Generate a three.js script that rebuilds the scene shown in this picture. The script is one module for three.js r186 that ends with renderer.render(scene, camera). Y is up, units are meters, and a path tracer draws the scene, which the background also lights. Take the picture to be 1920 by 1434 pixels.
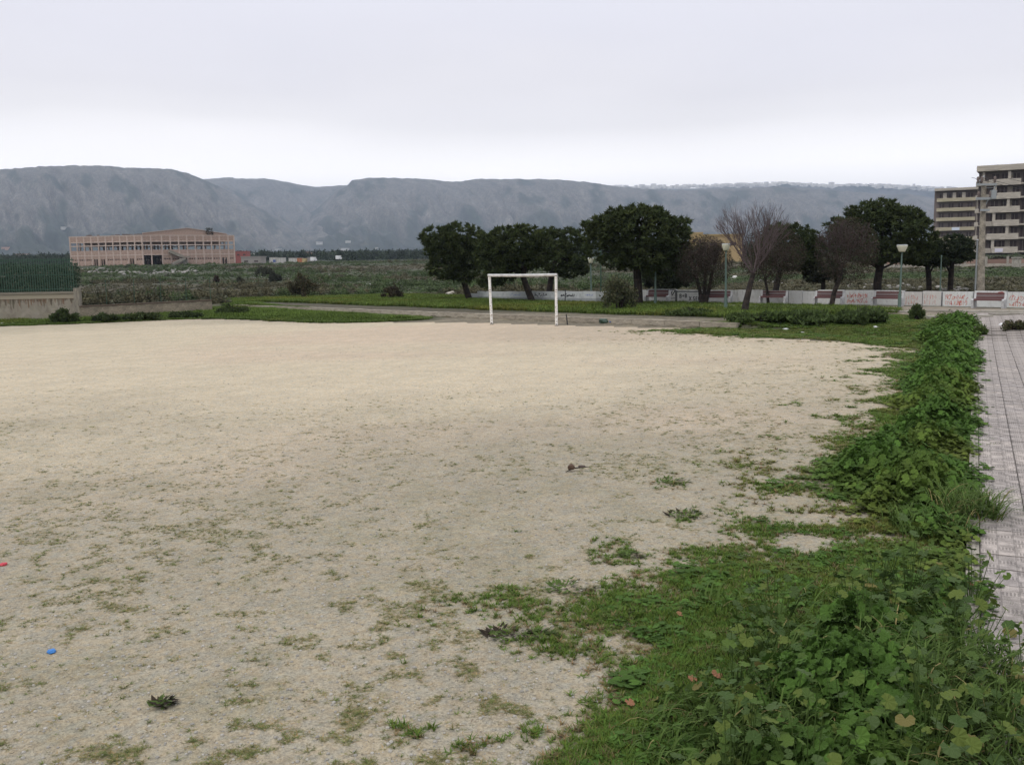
import * as THREE from 'three';
import { mergeGeometries } from 'three/addons/utils/BufferGeometryUtils.js';

// ---------------------------------------------------------------- camera
const FOCAL = 1780, EYE = 2.6;                       // focal length in photograph pixels, eye height in metres
const camera = new THREE.PerspectiveCamera(2 * Math.atan(717 / FOCAL) * 180 / Math.PI, 1024 / 764, 0.1, 30000);
camera.position.set(0, EYE, 0);
camera.rotation.order = 'YXZ';
camera.rotation.set(-7.28 * Math.PI / 180, 0, -0.9 * Math.PI / 180);
camera.updateMatrixWorld(true);
const scene = new THREE.Scene();
const renderer = new THREE.WebGLRenderer({ antialias: true });
renderer.toneMapping = THREE.LinearToneMapping;
renderer.toneMappingExposure = 1.2;
renderer.shadowMap.enabled = true;

// ---------------------------------------------------------------- noise and random numbers
function rng(seed) { let a = seed >>> 0; return () => { a = (a + 0x6D2B79F5) | 0; let t = Math.imul(a ^ (a >>> 15), 1 | a); t = (t + Math.imul(t ^ (t >>> 7), 61 | t)) ^ t; return ((t ^ (t >>> 14)) >>> 0) / 4294967296; }; }
const hash3 = (x, y, z) => { let h = Math.imul(x, 374761393) + Math.imul(y, 668265263) + Math.imul(z, 2147483647 ^ 0x5bd1e995); h = Math.imul(h ^ (h >>> 13), 1274126177); return ((h ^ (h >>> 16)) >>> 0) / 4294967296; };
const sm = (t) => t * t * (3 - 2 * t);
function vnoise(x, y, s = 0) {
  const xi = Math.floor(x), yi = Math.floor(y), fx = sm(x - xi), fy = sm(y - yi);
  const a = hash3(xi, yi, s), b = hash3(xi + 1, yi, s), c = hash3(xi, yi + 1, s), d = hash3(xi + 1, yi + 1, s);
  return a + (b - a) * fx + (c - a) * fy + (a - b - c + d) * fx * fy;
}
function fbm(x, y, o = 4, s = 0) { let v = 0, w = 0.5, t = 0; for (let i = 0; i < o; i++) { v += w * vnoise(x, y, s + i * 17); t += w; w *= 0.5; x = x * 2.03 + 11.3; y = y * 2.03 + 5.7; } return v / t; }
function vnoise3(x, y, z, s = 0) {
  const zi = Math.floor(z), fz = sm(z - zi);
  return vnoise(x, y, s + zi * 131) * (1 - fz) + vnoise(x, y, s + (zi + 1) * 131) * fz;
}
function fbm3(x, y, z, o = 4, s = 0) { let v = 0, w = 0.5, t = 0; for (let i = 0; i < o; i++) { v += w * vnoise3(x, y, z, s + i * 17); t += w; w *= 0.5; x = x * 2.03 + 3.1; y = y * 2.03 + 7.7; z = z * 2.03 + 1.9; } return v / t; }
const clamp = (x, a = 0, b = 1) => Math.min(b, Math.max(a, x));
const sstep = (a, b, x) => sm(clamp((x - a) / (b - a)));
const lerp = (a, b, t) => a + (b - a) * t;
function curve(pts, x) { if (x <= pts[0][0]) return pts[0][1]; for (let i = 1; i < pts.length; i++) if (x <= pts[i][0]) { const [a, b] = pts[i - 1], [c, d] = pts[i]; return lerp(b, d, (x - a) / (c - a)); } return pts[pts.length - 1][1]; }

// ---------------------------------------------------------------- sky: even overcast, whiter low down
{
  const W = 2048, H = 1024, data = new Float32Array(W * H * 4);
  const stops = [[0, [1.36, 1.31, 1.30]], [5.2, [1.34, 1.295, 1.285]], [6.6, [1.15, 1.115, 1.11]], [8.2, [0.93, 0.905, 0.925]], [10, [0.835, 0.815, 0.855]], [13, [0.785, 0.775, 0.84]], [16, [0.775, 0.775, 0.855]], [30, [0.86, 0.86, 0.92]], [90, [1.04, 1.04, 1.07]]];
  for (let r = 0; r < H; r++) {
    const el = ((r + 0.5) / H - 0.5) * Math.PI, deg = el * 180 / Math.PI, ce = Math.cos(el), y = Math.sin(el);
    for (let c = 0; c < W; c++) {
      const az = ((c + 0.5) / W - 0.5) * 2 * Math.PI, x = Math.cos(az) * ce, z = Math.sin(az) * ce;
      let d = Math.max(0, deg);
      const warp = deg > -1 && deg < 60 ? fbm3(x * 3 + 9, y * 9, z * 3, 4, 5) - 0.5 : 0;
      d = Math.max(0, d + warp * 5 * sstep(5, 11, d));
      let k = 1; while (k < stops.length - 1 && stops[k][0] < d) k++;
      const t = clamp((d - stops[k - 1][0]) / (stops[k][0] - stops[k - 1][0])), A = stops[k - 1][1], B = stops[k][1];
      const soft = deg > -1 ? 1 + (fbm3(x * 5 + 3, y * 14, z * 5 + 4, 4, 77) - 0.5) * 0.07 : 1;
      const o = (r * W + c) * 4;
      for (let i = 0; i < 3; i++) data[o + i] = lerp(A[i], B[i], t) * soft;
      data[o + 3] = 1;
    }
  }
  const sky = new THREE.DataTexture(data, W, H, THREE.RGBAFormat, THREE.FloatType);
  sky.mapping = THREE.EquirectangularReflectionMapping; sky.magFilter = THREE.LinearFilter; sky.needsUpdate = true;
  scene.background = sky; scene.environment = sky;
}
// the sun behind the cloud: high, behind the viewer, very soft
const sun = new THREE.DirectionalLight(new THREE.Color(1, 0.97, 0.92), 0.9);
sun.position.set(-40, 90, 45); sun.castShadow = true; sun.shadow.radius = 45;
Object.assign(sun.shadow.camera, { left: -120, right: 120, top: 120, bottom: -120, near: 1, far: 400 });
scene.add(sun); scene.add(sun.target);
scene.fog = new THREE.FogExp2(new THREE.Color(0.66, 0.80, 1.0), 0.00013);

// ---------------------------------------------------------------- names and tags
const used = new Map();
function numbered(n) { const k = used.get(n) || 0; used.set(n, k + 1); return k ? n + '_' + String(k).padStart(3, '0') : n; }
function tag(o, label, category, group) { o.userData.label = label; o.userData.category = category; if (group) o.userData.group = group; return o; }
function thing(name, label, category, pos = [0, 0, 0], turn = 0, group) {
  const g = new THREE.Group(); g.name = numbered(name); g.position.set(...pos); g.rotation.y = turn; scene.add(g);
  return tag(g, label, category, group);
}
function part(name, geo, mat, parent) { const m = new THREE.Mesh(geo, mat); m.name = parent === scene ? numbered(name) : name; m.castShadow = m.receiveShadow = true; parent.add(m); return m; }
function structure(name, geo, mat) { const m = part(name, geo, mat, scene); m.userData.kind = 'structure'; return m; }
function stuff(o, name, label, category) { o.name = numbered(name); o.userData.kind = 'stuff'; o.castShadow = o.receiveShadow = true; if (!o.parent) scene.add(o); return tag(o, label, category); }

// ---------------------------------------------------------------- geometry helpers
const V = (x, y, z) => new THREE.Vector3(x, y, z);
function clean(g) { g = g.index ? g.toNonIndexed() : g; for (const k of Object.keys(g.attributes)) if (!['position', 'normal', 'uv'].includes(k)) g.deleteAttribute(k); return g; }
function merge(list) { return mergeGeometries(list.map(clean), false); }
function box(w, h, d, x = 0, y = 0, z = 0, ry = 0) { const g = new THREE.BoxGeometry(w, h, d); if (ry) g.rotateY(ry); g.translate(x, y, z); return g; }
function bar(a, b, w, h) {           // a bar of section w x h from point a to point b
  const d = b.clone().sub(a), l = d.length(), g = new THREE.BoxGeometry(w, h, l);
  const q = new THREE.Quaternion(), m = new THREE.Matrix4().lookAt(a, b, Math.abs(d.y) > 0.95 * l ? V(1, 0, 0) : V(0, 1, 0)); q.setFromRotationMatrix(m);
  g.applyQuaternion(q); const c = a.clone().add(b).multiplyScalar(0.5); g.translate(c.x, c.y, c.z); return g;
}
function limb(pts, rad, sides = 6) {   // tapered tube through points
  const pos = [], uv = [], idx = []; let len = 0;
  let nrm = V(1, 0, 0);
  pts.forEach((p, i) => {
    const t = (pts[Math.min(i + 1, pts.length - 1)].clone().sub(pts[Math.max(i - 1, 0)])).normalize();
    nrm = nrm.clone().addScaledVector(t, -nrm.dot(t)); if (nrm.lengthSq() < 1e-4) nrm = V(0, 0, 1).addScaledVector(t, -t.z); nrm.normalize();
    const bn = t.clone().cross(nrm);
    if (i) len += p.distanceTo(pts[i - 1]);
    for (let k = 0; k <= sides; k++) {
      const a = k / sides * 2 * Math.PI, c = Math.cos(a) * rad[i], s = Math.sin(a) * rad[i];
      pos.push(p.x + nrm.x * c + bn.x * s, p.y + nrm.y * c + bn.y * s, p.z + nrm.z * c + bn.z * s); uv.push(k / sides, len);
    }
  });
  for (let i = 0; i < pts.length - 1; i++) for (let k = 0; k < sides; k++) { const a = i * (sides + 1) + k, b = a + sides + 1; idx.push(a, b, a + 1, b, b + 1, a + 1); }
  const g = new THREE.BufferGeometry(); g.setAttribute('position', new THREE.Float32BufferAttribute(pos, 3)); g.setAttribute('uv', new THREE.Float32BufferAttribute(uv, 2)); g.setIndex(idx); g.computeVertexNormals(); return g;
}
class Tris {                            // loose triangles with a colour each
  constructor() { this.p = []; this.c = []; }
  tri(a, b, c, col) { this.p.push(a.x, a.y, a.z, b.x, b.y, b.z, c.x, c.y, c.z); for (let i = 0; i < 3; i++) this.c.push(col[0], col[1], col[2]); }
  build() { const g = new THREE.BufferGeometry(); g.setAttribute('position', new THREE.Float32BufferAttribute(this.p, 3)); g.setAttribute('color', new THREE.Float32BufferAttribute(this.c, 3)); g.computeVertexNormals(); return g; }
}
const mat = (r, g, b, rough = 0.9, extra = {}) => new THREE.MeshStandardMaterial({ color: new THREE.Color().setRGB(r, g, b), roughness: rough, ...extra });
const leafMat = (extra = {}) => new THREE.MeshPhysicalMaterial({ color: 0xffffff, vertexColors: true, roughness: 0.85, transmission: 0.25, thickness: 0, side: THREE.DoubleSide, specularIntensity: 0.18, ...extra });

// data texture from a function (u, v in 0..1, tiling) -> linear grey multiplier or rgb
function tex(n, fn, srgb = false, repeat = 1) {
  const d = new Uint8Array(n * n * 4);
  for (let y = 0; y < n; y++) for (let x = 0; x < n; x++) { const v = fn(x / n, y / n, x, y), o = (y * n + x) * 4; for (let i = 0; i < 3; i++) d[o + i] = clamp(Array.isArray(v) ? v[i] : v) * 255; d[o + 3] = 255; }
  const t = new THREE.DataTexture(d, n, n, THREE.RGBAFormat); t.wrapS = t.wrapT = THREE.RepeatWrapping; t.magFilter = THREE.LinearFilter; t.minFilter = THREE.LinearMipmapLinearFilter; t.generateMipmaps = true;
  if (srgb) t.colorSpace = THREE.SRGBColorSpace; t.repeat.set(repeat, repeat); t.needsUpdate = true; return t;
}
function tnoise(u, v, f, s) {           // tiling value noise with f cells
  const x = u * f, y = v * f, xi = Math.floor(x), yi = Math.floor(y), fx = sm(x - xi), fy = sm(y - yi), w = (i) => ((i % f) + f) % f;
  const a = hash3(w(xi), w(yi), s), b = hash3(w(xi + 1), w(yi), s), c = hash3(w(xi), w(yi + 1), s), d = hash3(w(xi + 1), w(yi + 1), s);
  return a + (b - a) * fx + (c - a) * fy + (a - b - c + d) * fx * fy;
}

// ---------------------------------------------------------------- the lie of the land
const UP = V(0, 1, 0);
function ray(px, py) { return V((px - 960) / FOCAL, -(py - 717) / FOCAL, -1).applyQuaternion(camera.quaternion).normalize(); }
function onPlane(px, py, y = 0) { const d = ray(px, py); const t = (y - EYE) / d.y; return V(d.x * t, y, d.z * t); }
const horizonY = (px) => { let lo = 300, hi = 700; for (let i = 0; i < 30; i++) { const m = (lo + hi) / 2; if (ray(px, m).y > 0) lo = m; else hi = m; } return lo; };
const kerbA = onPlane(440, 577.6), kerbB = onPlane(1385, 616.4);
const kerbDir = kerbB.clone().sub(kerbA).normalize(), kerbBack = V(kerbDir.z, 0, -kerbDir.x); if (kerbBack.z > 0) kerbBack.negate();
const kerbLen = kerbA.distanceTo(kerbB);
function land(x, z) {
  const r = Math.hypot(x, z), dx = x - kerbA.x, dz = z - kerbA.z;
  const s = dx * kerbBack.x + dz * kerbBack.z, t = dx * kerbDir.x + dz * kerbDir.z;
  let h = 0;
  const ends = sstep(-9, -1, t), right = sstep(kerbLen - 0.5, kerbLen + 3, t);
  h += 0.18 * ends * lerp(sstep(-0.05, 0.2, s), sstep(-1.5, 2.5, s), right) * (z < 0 ? 1 : 0);
  const az = Math.atan2(x, -z) * 180 / Math.PI;
  h += 3.0 * sstep(90, 320, r) + 0.0125 * clamp(r - 380, 0, 1500);
  h += sstep(10, 16, az) * 0.5 * sstep(52, 85, r) * (1 - sstep(90, 320, r));    // bank behind the park wall
  h += sstep(62, 130, r) * (1 - sstep(500, 900, r)) * (fbm(x / 16, z / 16, 3, 3) - 0.5) * 0.75;
  h += sstep(3, 8, r) * (1 - sstep(38, 44, r)) * (fbm(x / 2.2, z / 2.2, 3, 9) - 0.5) * 0.03;
  return h;
}
function ground(px, py) {               // where the line of sight through a photograph pixel meets the land
  const d = ray(px, py); let t = 2, last = 2;
  for (; t < 3000; t *= 1.004) { if (EYE + d.y * t < land(d.x * t, d.z * t)) break; last = t; }
  for (let i = 0; i < 20; i++) { const m = (last + t) / 2; if (EYE + d.y * m < land(d.x * m, d.z * m)) t = m; else last = m; }
  return V(d.x * t, land(d.x * t, d.z * t), d.z * t);
}
function away(px, py, dist) { const d = ray(px, py), k = dist / -d.z; return V(d.x * k, EYE + d.y * k, d.z * k); }   // at a distance straight ahead
const poly = (list) => list.map(([a, b]) => { const p = onPlane(a, b); return [p.x, p.z]; });
function inPoly(P, x, z) { let c = false; for (let i = 0, j = P.length - 1; i < P.length; j = i++) { const [xi, zi] = P[i], [xj, zj] = P[j]; if ((zi > z) !== (zj > z) && x < (xj - xi) * (z - zi) / (zj - zi) + xi) c = !c; } return c; }
function edge(P, x, z) { let b = 1e9; for (let i = 0, j = P.length - 1; i < P.length; j = i++) { const [ax, az] = P[j], [bx, bz] = P[i], dx = bx - ax, dz = bz - az, t = clamp(((x - ax) * dx + (z - az) * dz) / (dx * dx + dz * dz)); b = Math.min(b, Math.hypot(x - ax - dx * t, z - az - dz * t)); } return inPoly(P, x, z) ? b : -b; }

// path down the side: direction and axes
const PA = Math.atan(868 / FOCAL), pathDir = V(Math.sin(PA), 0, -Math.cos(PA)), pathSide = V(Math.cos(PA), 0, Math.sin(PA));
const pathEdge = onPlane(1838, 1080).dot(pathSide);
const onPath = (s, v) => pathDir.clone().multiplyScalar(s).addScaledVector(pathSide, v);

// zones, in metres on the ground
const stripZone = poly([[1190, 621], [1330, 627], [1400, 632], [1600, 641], [1692, 652], [1668, 690], [1650, 740], [1600, 800], [1560, 845], [1470, 870], [1400, 905], [1375, 965], [1400, 1030], [1225, 1052], [1180, 1100], [1060, 1140], [1120, 1200], [1110, 1270], [1080, 1330], [1020, 1434], [960, 1750], [1000, 2600], [1960, 2600], [1900, 1000], [1872, 700], [1858, 612], [1740, 600], [1560, 596], [1390, 606], [1380, 612]]);
const bareBay = poly([[1385, 918], [1470, 905], [1560, 915], [1640, 945], [1600, 985], [1510, 990], [1630, 1030], [1560, 1045], [1440, 1025], [1375, 1005]]);
const lawnZone = poly([[420, 569], [525, 572], [800, 583], [1100, 595], [1380, 605], [1560, 598], [1700, 596], [1690, 589], [1560, 583], [1300, 576], [1130, 573], [875, 561], [700, 556], [560, 558], [420, 562]]);
const vergeZone = poly([[-900, 640], [-200, 619], [0, 612], [130, 608], [250, 603], [350, 598], [440, 599], [520, 603], [600, 606], [700, 604], [800, 600], [810, 596], [700, 590], [600, 584], [525, 579], [470, 571], [395, 578], [300, 586], [150, 590], [0, 599], [-200, 604], [-900, 620]]);
const fieldZone = poly([[-2500, 760], [-900, 640], [-200, 619], [0, 611], [130, 607], [250, 602], [350, 598], [440, 599], [520, 603], [600, 606], [700, 605], [800, 604], [920, 606], [1060, 610], [1200, 614], [1385, 618], [1400, 632], [1600, 641], [1692, 652], [1838, 700], [1838, 2600], [1000, 8000], [-6000, 8000]]);
// a paler, barer oval of the field, 1 in its middle, falling to 0 outside
const paleOval = (x, z) => sstep(1.35, 0.55, Math.hypot((x + 6) / 27, (z + 30) / 16) + (fbm(x / 4, z / 4, 3, 43) - 0.5) * 0.5);

// ---------------------------------------------------------------- ground: one sheet, split into the dirt field and the rest
const gravelMap = tex(1024, (u, v, x, y) => {
  let g = 0.885 + (tnoise(u, v, 8, 1) - 0.5) * 0.05 + (tnoise(u, v, 40, 2) - 0.5) * 0.07 + (tnoise(u, v, 160, 3) - 0.5) * 0.15 + (tnoise(u, v, 420, 4) - 0.5) * 0.20;
  const st = tnoise(u, v, 230, 6); if (st > 0.86) g += (st - 0.86) * 1.5; const dk = tnoise(u, v, 190, 7); if (dk > 0.85) g -= (dk - 0.85) * 2.2;
  const w = (tnoise(u, v, 60, 8) - 0.5) * 0.05; return [g + w, g, g - w * 1.4];
}, true);
const gravelBump = tex(1024, (u, v) => 0.5 + (tnoise(u, v, 160, 3) - 0.5) * 0.5 + (tnoise(u, v, 420, 4) - 0.5) * 0.5 + Math.max(0, tnoise(u, v, 230, 6) - 0.82) * 2);
const soilMap = tex(512, (u, v) => { const g = 0.74 + (tnoise(u, v, 6, 1) - 0.5) * 0.2 + (tnoise(u, v, 24, 2) - 0.5) * 0.25 + (tnoise(u, v, 90, 3) - 0.5) * 0.3; return [g, g, g * 0.96]; }, true);
const fieldMat = new THREE.MeshStandardMaterial({ vertexColors: true, map: gravelMap, bumpMap: gravelBump, bumpScale: 0.008, roughness: 0.97 });
const soilMat = new THREE.MeshStandardMaterial({ vertexColors: true, map: soilMap, roughness: 0.98 });

function fieldColor(x, z) {
  const r = Math.hypot(x, z);
  // pale limestone dust, pinkish-tan in patches, greyer outside the oval, greyer and mossy near the edge weeds
  const toneNoise = fbm(x / 9 + 3, z / 9, 4, 21), pink = sstep(0.42, 0.62, fbm(x / 14, z / 7 + 4, 3, 31));
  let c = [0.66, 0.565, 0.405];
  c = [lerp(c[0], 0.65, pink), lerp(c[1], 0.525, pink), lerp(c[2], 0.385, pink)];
  const grey = clamp((1 - paleOval(x, z)) * 0.85 + sstep(0, 1, 1 - edge(stripZone, x, z) / -9) * 0.35 + (toneNoise - 0.5) * 0.3);
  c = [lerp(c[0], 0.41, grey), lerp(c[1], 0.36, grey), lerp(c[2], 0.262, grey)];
  const n = fbm(x / 0.55, z / 0.55, 4, 41), m = sstep(0.52, 0.70, n) * (1 - paleOval(x, z));
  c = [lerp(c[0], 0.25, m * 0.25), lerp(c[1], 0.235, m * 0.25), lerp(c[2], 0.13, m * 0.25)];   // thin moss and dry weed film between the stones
  const b = 0.94 + 0.12 * fbm(x / 2.5, z / 1.5, 4, 51);
  return [c[0] * b, c[1] * b, c[2] * b];
}
function soilColor(x, z) {
  const r = Math.hypot(x, z), n = fbm(x / 7, z / 7, 4, 61), n2 = fbm(x / 30, z / 22, 4, 71), az = Math.atan2(x, -z) * 180 / Math.PI;
  let g = [0.070, 0.088, 0.036], d = [0.125, 0.098, 0.058];
  const dry = sstep(0.44, 0.60, n2) * 0.8;
  let c = [0, 1, 2].map((i) => lerp(g[i], d[i], dry));
  const st = sstep(0.64, 0.78, fbm(x / 3.5, z / 3.5, 4, 81)) * sstep(70, 110, r);
  c = c.map((v, i) => lerp(v, [0.24, 0.215, 0.17][i], st * 0.6));
  if (r > 300) c = c.map((v, i) => lerp(v, [0.045, 0.06, 0.032][i], sstep(300, 480, r)));
  const L = edge(vergeZone, x, z), Lw = edge(lawnZone, x, z);
  if (L > -0.6 || Lw > -0.6) c = c.map((v, i) => lerp(v, [0.075, 0.085, 0.035][i], 0.7));
  if (r < 45 && z < 0) { const s = edge(stripZone, x, z); c = c.map((v, i) => lerp(v, [0.10, 0.105, 0.045][i], 0.8 * sstep(-0.5, 0.6, s))); const t = sstep(0.2, -1.2, Math.max(s, L, Lw)); c = c.map((v, i) => lerp(v, [0.30, 0.255, 0.19][i], t * 0.9)); }
  const b = 0.75 + 0.5 * n;
  return c.map((v) => v * b);
}
{
  const az = []; const F = 46;
  for (let i = 0; i <= 520; i++) az.push((-F + 2 * F * i / 520) * Math.PI / 180);
  for (let i = 1; i < 70; i++) az.push((F + (360 - 2 * F) * i / 70) * Math.PI / 180);
  const rad = []; for (let r = 0.7; r < 14000; r *= r < 400 ? 1.0155 : 1.06) rad.push(r);
  const NA = az.length, pos = [], uv = [], colF = [], colS = [], zone = [];
  for (const r of rad) for (const a of az) {
    const x = Math.sin(a) * r, z = -Math.cos(a) * r; pos.push(x, land(x, z), z); uv.push(x / 2.6, z / 2.6);
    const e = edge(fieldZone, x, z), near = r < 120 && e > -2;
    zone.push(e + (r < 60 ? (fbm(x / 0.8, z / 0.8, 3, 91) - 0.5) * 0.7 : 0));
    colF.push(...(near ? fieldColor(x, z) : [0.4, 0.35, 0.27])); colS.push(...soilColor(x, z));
  }
  const iF = [], iS = [];
  for (let i = 0; i < rad.length - 1; i++) for (let k = 0; k < NA; k++) {
    const a = i * NA + k, b = i * NA + (k + 1) % NA, c = a + NA, d = b + NA;
    const inField = (zone[a] + zone[b] + zone[c] + zone[d]) / 4 > 0, ix = inField ? iF : iS;
    ix.push(a, b, c, b, d, c);
  }
  const make = (idx, col) => {           // keep only the corners that are used
    const at = new Map(), p = [], u = [], c = [], out = [];
    for (const v of idx) { let n = at.get(v); if (n === undefined) { n = at.size; at.set(v, n); p.push(pos[v * 3], pos[v * 3 + 1], pos[v * 3 + 2]); u.push(uv[v * 2], uv[v * 2 + 1]); c.push(col[v * 3], col[v * 3 + 1], col[v * 3 + 2]); } out.push(n); }
    const g = new THREE.BufferGeometry(); g.setAttribute('position', new THREE.Float32BufferAttribute(p, 3)); g.setAttribute('uv', new THREE.Float32BufferAttribute(u, 2)); g.setAttribute('color', new THREE.Float32BufferAttribute(c, 3)); g.setIndex(out); g.computeVertexNormals(); return g;
  };
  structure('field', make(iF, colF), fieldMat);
  structure('ground', make(iS, colS), soilMat);
}

// ---------------------------------------------------------------- mountains
const rockMap = tex(512, (u, v) => { const g = 0.72 + (tnoise(u, v, 12, 1) - 0.5) * 0.2 + (tnoise(u, v, 40, 2) - 0.5) * 0.35 + (tnoise(u, v, 128, 3) - 0.5) * 0.35; return [g, g, g]; }, true);
const rockMat = new THREE.MeshStandardMaterial({ vertexColors: true, map: rockMap, roughness: 0.98 });
function mountain(name, ridge, R1, R0, seed, tone, wood = 0.52) {
  const p0 = ridge[0][0], p1 = ridge[ridge.length - 1][0], NA = Math.round((p1 - p0) / 4), NT = 110, pos = [], uv = [], col = [], idx = [];
  const hz0 = horizonY(0), hz1 = horizonY(1920);
  for (let j = 0; j <= NT; j++) for (let i = 0; i <= NA; i++) {
    const px = lerp(p0, p1, i / NA), t = j / NT * 1.12, tt = Math.min(1, t), a = Math.atan((px - 960) / FOCAL), cosA = Math.cos(a);
    const rr = lerp(R0, R1, t) * (1 + 0.10 * (fbm(px / 160, 2, 3, seed) - 0.5)), x = Math.sin(a) * rr, z = -Math.cos(a) * rr;
    const hz = lerp(hz0, hz1, px / 1920), Rr = R1 * cosA;
    let H = Math.max(5, (hz - curve(ridge, px)) / FOCAL * Rr * 0.985);
    H += (fbm(px / 9, 7, 3, seed + 3) - 0.5) * R1 * 0.0016;
    const prof = curve([[0, 0], [0.18, 0.045], [0.38, 0.15], [0.55, 0.34], [0.72, 0.60], [0.86, 0.84], [0.95, 0.965], [1, 1]], tt);
    const gul = Math.pow(Math.abs(fbm(px / 62 + t * 2.8, t * 2.6, 5, seed + 5) - 0.5) * 2, 0.8), fine = fbm(px / 16 + t * 5, t * 9, 4, seed + 9) - 0.5;
    const steep = Math.sin(Math.PI * clamp((tt - 0.08) / 0.92)), ledge = Math.sin(t * 60 + 9 * fbm(px / 60, t * 3, 3, seed + 12)) * 0.006;
    let h = H * prof + steep * H * (0.25 * (gul - 0.30) + 0.075 * fine + ledge * 0.6);
    if (t > 1) h = H * (1 - (t - 1) * 2.2);
    pos.push(x, h - 2, z); uv.push(px / 40, t * 9);
    const w = clamp(sstep(wood + 0.12, wood - 0.10, tt + (fbm(px / 40, t * 9, 4, seed + 21) - 0.5) * 0.35) + sstep(0.56, 0.72, fbm(px / 26, t * 10, 4, seed + 31)) * 0.9);
    const pale = sstep(0.57, 0.72, fbm(px / 10, t * 30, 4, seed + 41)) * (1 - w);
    let c = [0, 1, 2].map((k) => lerp(tone[k], [0.040, 0.058, 0.036][k], w));
    c = c.map((v, k) => lerp(v, [0.34, 0.31, 0.27][k], pale * 0.42));
    const terr = sstep(0.70, 0.74, fbm(px / 30, t * 60, 3, seed + 51)) * sstep(0.5, 0.2, tt); c = c.map((v, k) => lerp(v, [0.17, 0.15, 0.11][k], terr * 0.6));
    const g = 0.65 + 0.7 * fbm(px / 5, t * 40, 3, seed + 61); col.push(c[0] * g, c[1] * g, c[2] * g);
  }
  for (let j = 0; j < NT; j++) for (let i = 0; i < NA; i++) { const a = j * (NA + 1) + i, b = a + 1, c = a + NA + 1, d = c + 1; idx.push(a, b, c, b, d, c); }
  const g = new THREE.BufferGeometry(); g.setAttribute('position', new THREE.Float32BufferAttribute(pos, 3)); g.setAttribute('uv', new THREE.Float32BufferAttribute(uv, 2)); g.setAttribute('color', new THREE.Float32BufferAttribute(col, 3)); g.setIndex(idx); g.computeVertexNormals();
  return structure(name, g, rockMat);
}
const limestone = [0.20, 0.183, 0.158];
mountain('mountain', [[-1100, 372], [-700, 352], [-400, 340], [-200, 333], [0, 322], [60, 319], [130, 315], [190, 312], [240, 315], [300, 319], [340, 321], [370, 327], [400, 338], [440, 356], [500, 388], [560, 420], [620, 452], [680, 485]], 4300, 1700, 101, limestone);
mountain('mountain', [[260, 335], [360, 336], [400, 334], [430, 336], [465, 340], [510, 337], [545, 343], [580, 349], [610, 352], [650, 349], [700, 347], [820, 350], [1000, 360]], 5800, 2600, 202, limestone, 0.2);
mountain('mountain', [[520, 445], [570, 415], [610, 385], [640, 360], [662, 349], [671, 339], [700, 334], [760, 333], [820, 335], [862, 339], [900, 335], [960, 335], [1030, 336], [1060, 341], [1110, 347], [1160, 352], [1250, 357], [1350, 354], [1450, 353], [1560, 352], [1620, 358], [1700, 366], [1760, 374], [1900, 388], [2300, 410], [2900, 440]], 4900, 2000, 303, limestone);
mountain('mountain', [[1000, 358], [1100, 350], [1150, 351], [1250, 351], [1400, 347], [1470, 345], [1540, 349], [1650, 349], [1750, 354], [1900, 358], [2200, 366], [2900, 400]], 6300, 5000, 404, [0.15, 0.145, 0.135], 0.1);

// ---------------------------------------------------------------- textures for built things
function canvas(w, h, draw, rnd) { const c = document.createElement('canvas'); c.width = w; c.height = h; const g = c.getContext('2d'); draw(g, w, h, rnd); const t = new THREE.CanvasTexture(c); t.colorSpace = THREE.SRGBColorSpace; t.wrapS = t.wrapT = THREE.ClampToEdgeWrapping; return t; }
function mottle(g, w, h, rnd, n, cols, a, size) { for (let i = 0; i < n; i++) { g.globalAlpha = a * (0.3 + 0.7 * rnd()); g.fillStyle = cols[Math.floor(rnd() * cols.length)]; const s = size * (0.2 + rnd()); g.beginPath(); g.ellipse(rnd() * w, rnd() * h, s, s * (0.4 + rnd() * 0.6), rnd() * 3, 0, 7); g.fill(); } g.globalAlpha = 1; }
const concreteMap = tex(512, (u, v) => { const g = 0.80 + (tnoise(u, v, 5, 11) - 0.5) * 0.2 + (tnoise(u, v, 20, 12) - 0.5) * 0.16 + (tnoise(u, v, 90, 13) - 0.5) * 0.18; return [g, g * 0.985, g * 0.95]; }, true);
const plasterMap = tex(256, (u, v) => { const g = 0.84 + (tnoise(u, v, 6, 14) - 0.5) * 0.16 + (tnoise(u, v, 30, 15) - 0.5) * 0.14; return [g, g, g]; }, true);
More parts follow.
